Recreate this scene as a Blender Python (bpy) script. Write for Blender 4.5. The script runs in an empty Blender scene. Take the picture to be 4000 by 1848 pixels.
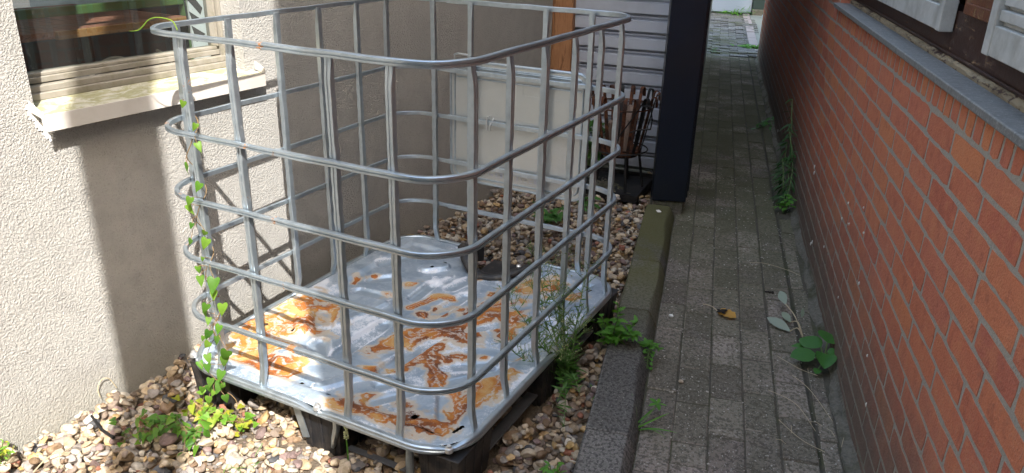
import bpy, math, random
import numpy as np
from mathutils import Vector, Matrix
random.seed(7); rng = np.random.default_rng(11)
S = bpy.context.scene
COL = S.collection

# ------------------------------------------------------------------ camera
cam_d = bpy.data.cameras.new("camera"); cam = bpy.data.objects.new("camera", cam_d); COL.objects.link(cam)
CY, CP, CR = -0.4744, -0.3890, 0.0271
fw = Vector((math.sin(CY)*math.cos(CP), math.cos(CY)*math.cos(CP), math.sin(CP)))
rt0 = Vector((math.cos(CY), -math.sin(CY), 0)); up0 = rt0.cross(fw)
rt = rt0*math.cos(CR) + up0*math.sin(CR); up = up0*math.cos(CR) - rt0*math.sin(CR)
mw = Matrix((rt, up, -fw)).transposed().to_4x4(); mw.translation = Vector((0.8424, -1.3423, 1.2512))
cam.matrix_world = mw
cam_d.sensor_fit = 'HORIZONTAL'; cam_d.sensor_width = 36.0; cam_d.lens = 36.0*3034/4000
cam_d.clip_start = 0.02; cam_d.clip_end = 300
S.camera = cam

# ------------------------------------------------------------------ world, sun, exposure
SUN = Vector((1.0, -0.95, 1.42)).normalized()
world = bpy.data.worlds.new("World"); S.world = world; world.use_nodes = True
wn = world.node_tree; wn.nodes.clear()
sky = wn.nodes.new('ShaderNodeTexSky'); sky.sky_type = 'NISHITA'; sky.sun_disc = False
sky.sun_elevation = math.asin(SUN.z); sky.sun_rotation = math.atan2(SUN.x, SUN.y)
sky.altitude = 50; sky.air_density = 1.8; sky.dust_density = 3.6; sky.ozone_density = 1.0
bg = wn.nodes.new('ShaderNodeBackground'); bg.inputs[1].default_value = 0.15
wo = wn.nodes.new('ShaderNodeOutputWorld')
wn.links.new(sky.outputs[0], bg.inputs[0]); wn.links.new(bg.outputs[0], wo.inputs[0])
sun_d = bpy.data.lights.new("sun", 'SUN'); sun_d.energy = 2.55; sun_d.angle = math.radians(0.42)
sun_d.color = (1.0, 0.97, 0.925)
sun = bpy.data.objects.new("sun", sun_d); COL.objects.link(sun)
sun.rotation_euler = SUN.to_track_quat('Z', 'Y').to_euler(); sun.location = (3, -3, 6)
S.view_settings.view_transform = 'Standard'; S.view_settings.look = 'None'
S.view_settings.exposure = 2.03; S.view_settings.gamma = 1.0; S.view_settings.use_curve_mapping = False
S.render.engine = 'CYCLES'
S.cycles.use_denoising = True; S.cycles.max_bounces = 8; S.cycles.diffuse_bounces = 5
S.cycles.transparent_max_bounces = 12

# ------------------------------------------------------------------ node helper
class NT:
    def __init__(self, name):
        self.m = bpy.data.materials.new(name); self.m.use_nodes = True
        self.t = self.m.node_tree; self.t.nodes.clear()
        self.out = self.t.nodes.new('ShaderNodeOutputMaterial')
        self.tc = self.t.nodes.new('ShaderNodeTexCoord')
        self.geo = self.t.nodes.new('ShaderNodeNewGeometry')
    def put(self, sock, v):
        if isinstance(v, bpy.types.NodeSocket): self.t.links.new(v, sock)
        elif v is not None:
            if isinstance(v, (tuple, list)) and len(v) == 3 and sock.type == 'RGBA': v = (*v, 1)
            sock.default_value = v
    def n(self, typ, outs=0, props=None, **inp):
        nd = self.t.nodes.new(typ)
        for k, v in (props or {}).items(): setattr(nd, k, v)
        for k, v in inp.items():
            k2 = int(k[1:]) if k[0] == 'i' and k[1:].isdigit() else k.replace('_', ' ')
            self.put(nd.inputs[k2], v)
        return nd.outputs[outs]
    def obj(self): return self.tc.outputs['Object']
    def island(self): return self.geo.outputs['Random Per Island']
    def mapv(self, v, scale=(1,1,1), loc=(0,0,0), rot=(0,0,0)):
        return self.n('ShaderNodeMapping', i0=v, i1=loc, i2=rot, i3=scale)
    def noise(self, scale, detail=4, rough=.55, v=None, dist=0, out=0):
        return self.n('ShaderNodeTexNoise', out, Vector=v or self.obj(), Scale=scale, Detail=detail, Roughness=rough, Distortion=dist)
    def voro(self, scale, v=None, feature='F1', out=0, rand=1.0):
        return self.n('ShaderNodeTexVoronoi', out, {'feature': feature}, Vector=v or self.obj(), Scale=scale, Randomness=rand)
    def ramp(self, fac, stops, interp='LINEAR'):
        nd = self.t.nodes.new('ShaderNodeValToRGB'); nd.color_ramp.interpolation = interp
        el = nd.color_ramp.elements
        while len(el) < len(stops): el.new(0.5)
        for e, (p, c) in zip(el, stops):
            e.position = p; e.color = (*c, 1) if len(c) == 3 else c
        self.put(nd.inputs[0], fac); return nd.outputs[0]
    def rv(self, fac, a, b):   # scalar remap a..b to 0..1, clamped
        return self.n('ShaderNodeMapRange', i0=fac, i1=a, i2=b, i3=0.0, i4=1.0)
    def mth(self, op, a, b=0.0):
        return self.n('ShaderNodeMath', 0, {'operation': op}, i0=a, i1=b)
    def mix(self, f, a, b, mode='MIX'):
        nd = self.t.nodes.new('ShaderNodeMix'); nd.data_type = 'RGBA'; nd.blend_type = mode
        self.put(nd.inputs[0], f); self.put(nd.inputs[6], a); self.put(nd.inputs[7], b); return nd.outputs[2]
    def xyz(self, v=None):
        nd = self.t.nodes.new('ShaderNodeSeparateXYZ'); self.put(nd.inputs[0], v or self.obj()); return nd.outputs
    def hsv(self, c, h=.5, s=1.0, v=1.0):
        return self.n('ShaderNodeHueSaturation', Hue=h, Saturation=s, Value=v, Color=c)
    def attr(self, name): return self.n('ShaderNodeAttribute', 2, {'attribute_name': name})
    def bump(self, h, strength=.5, dist=.01, nrm=None):
        return self.n('ShaderNodeBump', Strength=strength, Distance=dist, Height=h, Normal=nrm)
    def bsdf(self, color, rough=.6, metal=0.0, normal=None, spec=.5, trans=None, coat=None):
        nd = self.t.nodes.new('ShaderNodeBsdfPrincipled')
        self.put(nd.inputs['Base Color'], color); self.put(nd.inputs['Roughness'], rough); self.put(nd.inputs['Metallic'], metal)
        self.put(nd.inputs['Specular IOR Level'], spec)
        if normal is not None: self.put(nd.inputs['Normal'], normal)
        if coat: self.put(nd.inputs['Coat Weight'], coat)
        return nd.outputs[0]
    def done(self, sh):
        self.t.links.new(sh, self.out.inputs[0]); return self.m

def m_plaster():
    k = NT("plaster"); z = k.xyz()[2]
    worm = k.noise(165, 3, .6, dist=.35); grit = k.voro(230)
    h = k.mth('ADD', k.mth('MULTIPLY', k.rv(worm, .36, .62), .8), k.mth('MULTIPLY', grit, .35))
    big = k.noise(2.2, 5, .6); mid = k.noise(14, 4, .6)
    c = k.mix(k.rv(big, .3, .7), (.40, .386, .36), (.485, .468, .435))
    c = k.mix(k.rv(mid, .45, .75), c, (.39, .375, .35))
    pit = k.rv(worm, .42, .30)
    c = k.mix(k.mth('MULTIPLY', pit, .5), c, (.26, .245, .222))
    low = k.mth('MULTIPLY', k.rv(k.mth('ADD', z, k.mth('MULTIPLY', k.noise(9, 4), .12)), .06, -.14), .55)
    c = k.mix(low, c, (.30, .285, .22))
    st = k.noise(1, 4, .6, v=k.mapv(k.obj(), (1, 9, .8)))
    c = k.mix(k.mth('MULTIPLY', k.rv(st, .55, .8), .25), c, (.33, .31, .27))
    return k.done(k.bsdf(c, .92, normal=k.bump(h, .75, .005), spec=.2))

def m_pebble():
    k = NT("river_pebble"); r = k.island()
    c = k.ramp(r, [(0,(.46,.37,.255)),(.12,(.44,.33,.20)),(.22,(.36,.27,.17)),(.30,(.22,.145,.085)),(.40,(.30,.265,.225)),(.48,(.20,.15,.11)),
        (.56,(.37,.30,.22)),(.64,(.50,.44,.35)),(.71,(.24,.21,.185)),(.79,(.44,.29,.12)),(.84,(.19,.13,.115)),(.91,(.09,.09,.095)),(.94,(.50,.44,.35)),(.98,(.30,.12,.07))], 'CONSTANT')
    n1 = k.noise(45, 5, .6, dist=.6); n2 = k.noise(260, 3, .6)
    c = k.mix(k.mth('MULTIPLY', k.rv(n1, .42, .68), .5), c, k.hsv(c, .49, .7, 1.5))
    c = k.mix(k.mth('MULTIPLY', k.rv(n1, .48, .30), .5), c, k.hsv(c, .5, 1.2, .5))
    c = k.mix(k.mth('MULTIPLY', k.rv(n2, .55, .75), .35), c, (.10, .08, .06))
    v = k.mth('ADD', .74, k.mth('MULTIPLY', k.mth('FRACT', k.mth('MULTIPLY', r, 37.7)), .5))
    c = k.hsv(c, .5, 1.0, v)
    return k.done(k.bsdf(c, .8, normal=k.bump(k.mth('ADD', n1, k.mth('MULTIPLY', n2, .5)), .6, .005), spec=.25))

def m_soil():
    k = NT("dark_soil"); n1 = k.noise(60, 5)
    return k.done(k.bsdf(k.ramp(n1, [(.3,(.03,.025,.02)),(.7,(.10,.08,.06))]), .95, normal=k.bump(n1, .6, .01)))

def m_zinc(name="galvanised_tube", rustiness=.0, tone=1.0):
    k = NT(name)
    n1 = k.noise(38, 4, .6); n2 = k.noise(8, 4, .6); n3 = k.noise(190, 3)
    c = k.mix(k.rv(n1, .3, .7), tuple(x*tone for x in (.40,.465,.515)), tuple(x*tone for x in (.52,.585,.63)))
    c = k.mix(k.mth('MULTIPLY', k.rv(n2, .5, .75), .45), c, tuple(x*tone for x in (.60,.62,.61)))
    wh = k.mth('MULTIPLY', k.rv(k.noise(70, 5, .7), .62, .72), .5)
    c = k.mix(wh, c, (.66,.67,.66))
    rs = k.rv(k.mth('ADD', k.mth('ADD', k.mth('MULTIPLY', k.noise(11, 4, .6), .75), k.mth('MULTIPLY', n3, .25)), k.mth('MULTIPLY', k.attr('rust'), .21)), .685-rustiness, .73-rustiness)
    rc = k.mix(n3, (.27,.115,.045), (.40,.20,.08))
    c = k.mix(rs, c, rc)
    met = k.mth('SUBTRACT', .85, k.mth('MULTIPLY', k.mth('MAXIMUM', rs, wh), .85))
    ro = k.mth('ADD', .24, k.mth('MULTIPLY', k.mth('MAXIMUM', rs, n1), .26))
    return k.done(k.bsdf(c, ro, met, k.bump(k.mth('ADD', n2, k.mth('MULTIPLY', n3, .15)), .12, .006)))

def m_plate():
    k = NT("weathered_steel_sheet")
    ra = k.attr('rust'); wa = k.attr('white'); ga = k.attr('groove'); ha = k.attr('halo'); da = k.attr('tone')
    n1 = k.noise(26, 6, .68, dist=1.0); n2 = k.noise(120, 4, .65, dist=.5); n3 = k.noise(330, 3, .6)
    c = k.mix(da, (.34,.43,.53), (.51,.595,.68))
    c = k.mix(k.mth('MULTIPLY', k.rv(n1, .50, .60), .45), c, (.62,.68,.74))
    c = k.mix(k.mth('MULTIPLY', ga, .55), c, (.34,.41,.47))
    w = k.rv(k.mth('ADD', wa, k.mth('MULTIPLY', k.mth('SUBTRACT', k.mth('ADD', k.mth('MULTIPLY', n2, .6), k.mth('MULTIPLY', n3, .4)), .5), 2.4)), .42, .58)
    c = k.mix(k.mth('MULTIPLY', w, .85), c, k.mix(n3, (.66,.69,.76), (.82,.82,.83)))
    c = k.mix(k.mth('MULTIPLY', ha, .85), c, k.mix(n2, (.46,.32,.17), (.62,.54,.43)))
    rust = k.rv(k.mth('ADD', ra, k.mth('MULTIPLY', k.mth('SUBTRACT', k.mth('ADD', k.mth('MULTIPLY', n2, .55), k.mth('MULTIPLY', n3, .45)), .5), 2.6)), .30, .82)
    rcol = k.ramp(k.mth('ADD', k.mth('MULTIPLY', da, .65), k.mth('MULTIPLY', n2, .35)), [(.16,(.13,.036,.009)),(.34,(.27,.078,.013)),(.52,(.41,.135,.02)),(.68,(.47,.20,.04)),(.88,(.52,.33,.13))])
    c = k.mix(rust, c, rcol)
    met = k.mth('MULTIPLY', .5, k.mth('SUBTRACT', 1.0, k.mth('MAXIMUM', k.mth('MAXIMUM', rust, w), ha)))
    ro = k.mth('ADD', .36, k.mth('MULTIPLY', k.mth('MAXIMUM', rust, w), .45))
    return k.done(k.bsdf(c, ro, met, k.bump(k.mth('ADD', n1, k.mth('MULTIPLY', n2, .4)), .18, .006)))

def m_plain(name, col, rough=.5, metal=0.0, var=.25, sc=30, bs=.15, bd=.004, spec=.5, dirt=None, dscale=6, damt=.5):
    k = NT(name); n1 = k.noise(sc, 5, .6); n2 = k.noise(dscale, 5, .65)
    c = k.mix(n1, tuple(x*(1-var) for x in col), tuple(min(1, x*(1+var)) for x in col))
    if dirt: c = k.mix(k.mth('MULTIPLY', k.rv(n2, .48, .68), damt), c, dirt)
    return k.done(k.bsdf(c, k.mth('ADD', rough, k.mth('MULTIPLY', n1, .12)), metal, k.bump(n1, bs, bd), spec))

def m_concrete(name, base, light, moss_amt, speck=.5, moss_y=None, mossc=((.055,.062,.02), (.10,.105,.035))):
    k = NT(name); r = k.island()
    n1 = k.noise(5, 5, .6); n2 = k.noise(90, 4, .7); v1 = k.voro(150); v2 = k.voro(60)
    c = k.mix(n1, base, light)
    c = k.hsv(c, k.mth('ADD', .485, k.mth('MULTIPLY', k.mth('FRACT', k.mth('MULTIPLY', r, 7.3)), .03)), 1.0, k.mth('ADD', .62, k.mth('MULTIPLY', r, .8)))
    c = k.mix(k.mth('MULTIPLY', k.rv(n2, .47, .57), .72), c, tuple(x*.30 for x in base))
    sp = k.mth('MULTIPLY', k.rv(v1, .30, .16), k.rv(k.noise(150, 2), .44, .54))
    c = k.mix(k.mth('MULTIPLY', sp, speck), c, (.42,.40,.36))
    sp2 = k.mth('MULTIPLY', k.rv(v2, .16, .10), k.rv(k.noise(48, 2), .50, .60))
    c = k.mix(k.mth('MULTIPLY', sp2, speck), c, (.46,.43,.38))
    ms = k.mth('MULTIPLY', k.rv(k.mth('ADD', k.noise(3.2, 5, .65), k.mth('MULTIPLY', n2, .25)), .62-.2*moss_amt, .80-.2*moss_amt), .75)
    if moss_y:
        far = k.rv(k.xyz()[1], moss_y[0], moss_y[1]); ms = k.mth('MULTIPLY', ms, far)
    c = k.mix(ms, c, k.mix(n2, *mossc))
    return k.done(k.bsdf(c, .9, normal=k.bump(k.mth('ADD', n2, k.mth('MULTIPLY', sp2, .3)), .6, .006), spec=.25))

def m_brick():
    k = NT("red_brick"); r = k.island(); z = k.xyz()[2]
    c = k.ramp(r, [(0,(.51,.163,.092)),(.25,(.46,.140,.085)),(.5,(.54,.185,.096)),(.7,(.48,.158,.10)),(.85,(.55,.20,.094)),(1,(.43,.132,.088))])
    n1 = k.noise(26, 5, .62); n2 = k.noise(170, 4, .6); n0 = k.noise(1.4, 4, .6)
    st = k.noise(1, 5, .6, v=k.mapv(k.obj(), (45, 45, 18)))
    c = k.mix(k.mth('MULTIPLY', k.rv(n1, .5, .66), .5), c, (.56,.22,.11))
    c = k.mix(k.mth('MULTIPLY', k.rv(st, .58, .72), .18), c, (.48,.20,.11))
    c = k.mix(k.mth('MULTIPLY', k.rv(n1, .45, .34), .35), c, (.24,.075,.052))
    c = k.mix(k.mth('MULTIPLY', k.rv(n2, .60, .74), .35), c, (.14,.05,.035))
    c = k.mix(k.mth('MULTIPLY', k.rv(k.mth('ADD', k.mth('MULTIPLY', n0, .6), k.mth('MULTIPLY', n2, .4)), .50, .66), .4), c, (.46,.27,.21))
    c = k.hsv(c, .5, 1.0, k.mth('ADD', .70, k.mth('MULTIPLY', k.noise(330, 3, .7), .62)))
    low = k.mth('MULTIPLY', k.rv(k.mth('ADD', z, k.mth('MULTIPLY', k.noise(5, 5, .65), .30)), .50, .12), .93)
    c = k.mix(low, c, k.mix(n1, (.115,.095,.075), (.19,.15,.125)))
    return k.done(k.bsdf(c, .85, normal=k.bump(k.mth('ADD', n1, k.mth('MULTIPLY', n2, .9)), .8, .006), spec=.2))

def m_mortar():
    k = NT("lime_mortar"); z = k.xyz()[2]; n1 = k.noise(140, 4, .7); n2 = k.noise(9, 4)
    c = k.mix(n1, (.25,.228,.19), (.44,.405,.345))
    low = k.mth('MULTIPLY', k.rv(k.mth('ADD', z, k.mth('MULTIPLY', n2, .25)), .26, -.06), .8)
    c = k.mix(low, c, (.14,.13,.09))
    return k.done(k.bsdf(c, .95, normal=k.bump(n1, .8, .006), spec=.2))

def m_slate():
    k = NT("slate"); n1 = k.noise(1, 6, .7, v=k.mapv(k.obj(), (16, 70, 40))); n2 = k.noise(150, 4, .7)
    c = k.mix(n1, (.05,.05,.05), (.26,.255,.245)); c = k.mix(k.mth('MULTIPLY', k.rv(n2, .52, .64), .55), c, (.33,.33,.31))
    return k.done(k.bsdf(c, .55, normal=k.bump(k.mth('ADD', n1, n2), .3, .004)))

def m_old_paint(name, paint, wood, amt=.5, rough=.45, sc=(8, 8, 40)):
    k = NT(name); n1 = k.noise(1, 6, .7, v=k.mapv(k.obj(), sc)); n2 = k.noise(55, 5, .7); n3 = k.noise(7, 4)
    c = k.mix(n2, tuple(x*.6 for x in paint), tuple(x*1.35 for x in paint))
    f = k.rv(k.mth('ADD', k.mth('MULTIPLY', n1, .6), k.mth('MULTIPLY', n2, .4)), .70-.3*amt, .74-.3*amt)
    c = k.mix(f, c, k.mix(n1, tuple(x*.6 for x in wood), wood))
    c = k.mix(k.mth('MULTIPLY', k.rv(n3, .5, .7), .4), c, tuple(x*.4 for x in paint))
    return k.done(k.bsdf(c, k.mth('ADD', rough, k.mth('MULTIPLY', f, .35)), normal=k.bump(k.mth('SUBTRACT', n2, f), .4, .003)))

def m_wood(name, a, b, axis=(14, 14, 1.6), rough=.7):
    k = NT(name); n1 = k.noise(4, 6, .65, v=k.mapv(k.obj(), axis), dist=.5)
    c = k.ramp(n1, [(.3, a), (.55, b), (.62, tuple(x*.7 for x in a)), (.8, b)])
    return k.done(k.bsdf(c, rough, normal=k.bump(n1, .25, .003)))

def m_leaf(name, cols, trans=.35, rough=.5):
    k = NT(name); r = k.island(); n1 = k.noise(70, 3)
    c = k.ramp(r, [(i/(max(1, len(cols)-1)), x) for i, x in enumerate(cols)])
    c = k.mix(k.mth('MULTIPLY', n1, .35), c, k.hsv(c, .5, 1.1, .55))
    b = k.bsdf(c, rough, spec=.35, normal=k.bump(n1, .25, .003))
    tr = k.n('ShaderNodeBsdfTranslucent', Color=k.hsv(c, .48, 1.15, 1.5))
    return k.done(k.n('ShaderNodeMixShader', i0=trans, i1=b, i2=tr))

def m_glass():
    k = NT("window_glass"); n1 = k.noise(3, 4)
    fr = k.mth('ADD', .045, k.mth('MULTIPLY', .9, k.mth('POWER', k.n('ShaderNodeLayerWeight', 1, Blend=.5), 4.0)))
    tr = k.n('ShaderNodeBsdfTransparent', Color=(.62,.68,.70))
    gl = k.n('ShaderNodeBsdfGlossy', Color=(.95,.98,1.0), Roughness=.015, Normal=k.bump(n1, .02, .01))
    sh = k.n('ShaderNodeMixShader', i0=k.mth('MINIMUM', k.mth('ADD', k.mth('MULTIPLY', fr, 1.2), .02), 1.0), i1=tr, i2=gl)
    dust = k.n('ShaderNodeBsdfDiffuse', Color=(.45,.44,.41))
    sp = k.mth('ADD', k.mth('MULTIPLY', k.rv(k.noise(300, 2), .70, .74), .5), k.mth('MULTIPLY', k.noise(5, 5, .65), .075))
    return k.done(k.n('ShaderNodeMixShader', i0=sp, i1=sh, i2=dust))

def m_rusty_iron():
    k = NT("rusty_iron"); n1 = k.noise(28, 5, .65); n2 = k.noise(150, 4)
    c = k.ramp(n1, [(.3,(.018,.016,.016)),(.48,(.07,.028,.016)),(.62,(.17,.06,.025)),(.8,(.10,.045,.03))])
    return k.done(k.bsdf(c, .8, .25, k.bump(n2, .4, .003)))

MAT = {}
def build_materials():
    M_ = MAT
    M_['plaster'] = m_plaster(); M_['pebble'] = m_pebble(); M_['soil'] = m_soil()
    M_['bed'] = m_plain("gravel_sand", (.15,.115,.08), .95, 0, .55, 110, 1.0, .012, dirt=(.11,.085,.06), dscale=60, damt=.8)
    M_['zinc'] = m_zinc(); M_['zincr'] = m_zinc("galvanised_tube_with_rust", .085); M_['plate'] = m_plate()
    M_['panel'] = m_plain("dull_galvanised_sheet", (.52,.54,.53), .30, .62, .12, 7, .25, .02)
    M_['plastic'] = m_plain("black_plastic", (.016,.016,.018), .42, 0, .4, 60, .2, .003, dirt=(.11,.09,.07), dscale=22, damt=.55)
    M_['kerb'] = m_concrete("kerb_concrete", (.115,.108,.098), (.175,.165,.15), 1.25, .5, (.85, 1.55), ((.075,.075,.022),(.135,.13,.045)))
    M_['paver'] = m_concrete("paver_concrete", (.200,.166,.138), (.295,.247,.207), .85, .9, (-.6, 3.0), ((.05,.055,.022),(.095,.098,.042)))
    M_['paver_old'] = m_concrete("old_paver_concrete", (.16,.155,.15), (.24,.235,.225), .2, .3, None)
    M_['joint'] = m_plain("mossy_joint_sand", (.08,.07,.052), .95, 0, .6, 60, .6, .01, dirt=(.05,.06,.015), dscale=5, damt=.7)
    M_['strip'] = m_plain("mossy_mortar_strip", (.16,.145,.115), .95, 0, .75, 90, 1.0, .014, dirt=(.045,.05,.014), dscale=7, damt=.95)
    M_['brick'] = m_brick(); M_['mortar'] = m_mortar(); M_['slate'] = m_slate()
    M_['brownpaint'] = m_old_paint("peeling_brown_paint", (.042,.017,.011), (.20,.12,.065), .44)
    M_['barewood'] = m_old_paint("bare_weathered_timber", (.055,.022,.013), (.34,.26,.16), .85, .7, (6, 6, 60))
    M_['mullion'] = m_old_paint("sun_faded_brown_paint", (.14,.045,.018), (.27,.16,.07), .60, .6, (40, 40, 6))
    M_['whitepaint'] = m_plain("weathered_white_paint", (.44,.44,.42), .5, 0, .15, 40, .15, .003, dirt=(.22,.21,.18), dscale=11, damt=.55)
    M_['frame'] = m_plain("cream_window_frame", (.29,.265,.22), .5, 0, .2, 30, .2, .003, dirt=(.15,.135,.08), dscale=11, damt=.8)
    k = NT("mossy_sill"); n1 = k.noise(1, 5, .65, v=k.mapv(k.obj(), (28, 15, 30)), dist=1.0); n2 = k.noise(90, 4)
    c = k.mix(k.rv(n1, .40, .56), (.53,.50,.41), k.mix(n2, (.24,.23,.10), (.42,.40,.25)))
    c = k.mix(k.mth('MULTIPLY', k.rv(n2, .56, .68), .5), c, (.22,.19,.09))
    M_['mossysill'] = k.done(k.bsdf(c, .8, normal=k.bump(n2, .4, .004)))
    M_['sill'] = m_plain("white_sill_metal", (.63,.59,.54), .45, 0, .06, 12, .05, .002, dirt=(.45,.40,.34), dscale=5, damt=.5)
    M_['filler'] = m_plain("white_filler", (.80,.79,.76), .9, 0, .08, 80, .9, .008)
    M_['glass'] = m_glass()
    M_['dark_room'] = m_plain("dark_room_paint", (.10,.12,.15), .8, 0, .25, 3)
    M_['cladding'] = m_plain("grey_blue_coated_steel", (.52,.55,.62), .36, .25, .06, 5, .05, .003, dirt=(.25,.25,.25), dscale=3, damt=.3)
    M_['black_steel'] = m_plain("anthracite_steel", (.006,.010,.020), .26, .0, .2, 4, .04, .003, dirt=(.012,.014,.018), dscale=3, damt=.5)
    M_['pine'] = m_wood("pine_post", (.27,.115,.045), (.40,.19,.085))
    M_['tabletop'] = m_wood("reddish_tabletop", (.30,.10,.06), (.46,.19,.11), (2, 14, 14), .85)
    M_['tableedge'] = m_wood("light_table_edge", (.38,.17,.05), (.50,.25,.09), (2, 14, 14), .5)
    M_['green'] = m_plain("green_enamel", (.11,.20,.06), .4, 0, .12, 12)
    M_['iron'] = m_rusty_iron()
    M_['blackiron'] = m_plain("black_iron", (.014,.014,.015), .5, .4, .3, 60, .2, .003, dirt=(.06,.05,.045), dscale=9, damt=.6)
    M_['log'] = m_wood("split_log", (.13,.085,.062), (.26,.185,.145), (10, 10, 3))
    M_['bolt'] = m_plain("bright_zinc_bolt", (.75,.76,.76), .3, .8, .1, 60)
    M_['rustbar'] = m_old_paint("rusty_flat_bar", (.10,.105,.115), (.22,.09,.04), .42, .6, (20, 9, 20))
    M_['cover'] = m_plain("grey_canvas", (.11,.10,.09), .8, 0, .2, 200)
    M_['bead'] = m_plain("pale_piping", (.30,.27,.22), .6, 0, .1, 50)
    M_['boardwhite'] = m_plain("white_board", (.80,.81,.76), .7, 0, .06, 8)
    M_['boardblack'] = m_plain("black_print", (.018,.02,.022), .7, 0, .1, 30)
    M_['boardpurple'] = m_plain("purple_print", (.20,.13,.18), .7, 0, .1, 30)
    M_['door_white'] = m_plain("pale_garage_door", (.36,.41,.50), .5, 0, .05, 6)
    M_['door_dark'] = m_plain("dark_green_door", (.03,.05,.045), .5, 0, .2, 10)
    M_['lightblue'] = m_plain("light_blue_paint", (.42,.55,.60), .5, 0, .08, 10)
    M_['concrete'] = m_plain("yard_concrete", (.21,.225,.20), .9, 0, .2, 30, .4, .006)
    M_['pinkstone'] = m_plain("pinkish_kerb_stone", (.30,.26,.25), .9, 0, .2, 40, .4, .006)
    M_['dark'] = m_leaf("dark_weed_leaf", [(.03,.085,.022),(.045,.115,.03),(.035,.095,.025)], .2)
    M_['bind'] = m_leaf("bindweed_leaf", [(.05,.14,.02),(.11,.26,.03),(.08,.19,.025),(.19,.34,.045),(.06,.15,.025),(.13,.28,.03)])
    M_['bind2'] = m_leaf("yellowing_leaf", [(.18,.36,.045),(.14,.31,.04),(.40,.38,.04),(.22,.38,.05)])
    M_['weed'] = m_leaf("weed_leaf", [(.07,.18,.04),(.10,.24,.05),(.08,.20,.04),(.14,.28,.08)])
    M_['bright'] = m_leaf("bright_weed_leaf", [(.09,.26,.035),(.13,.33,.05),(.08,.22,.03)])
    M_['deep'] = m_leaf("deep_green_leaf", [(.05,.155,.03),(.07,.195,.04),(.055,.165,.032)], .2, .45)
    M_['pale'] = m_leaf("wilted_leaf", [(.25,.30,.21),(.31,.37,.28),(.37,.39,.34)], .2, .7)
    M_['yellowleaf'] = m_leaf("yellow_dead_leaf", [(.62,.36,.09),(.60,.34,.08)], .25, .7)
    M_['stem'] = m_plain("green_stem", (.12,.19,.055), .6, 0, .3, 60)
    M_['redstem'] = m_plain("reddish_stem", (.20,.13,.06), .6, 0, .3, 60)
    M_['straw'] = m_plain("dry_straw", (.44,.36,.23), .8, 0, .3, 60)
    M_['bud'] = m_plain("pale_bud", (.42,.44,.22), .8, 0, .3, 200)
    M_['darkspot'] = m_plain("rotten_leaf_spot", (.02,.015,.01), .9, 0, .4, 200)
    M_['chip'] = m_plain("pale_chip", (.40,.37,.32), .8, 0, .4, 30)
    M_['whitebit'] = m_plain("white_chip", (.72,.70,.65), .7, 0, .1, 200)
build_materials()

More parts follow.
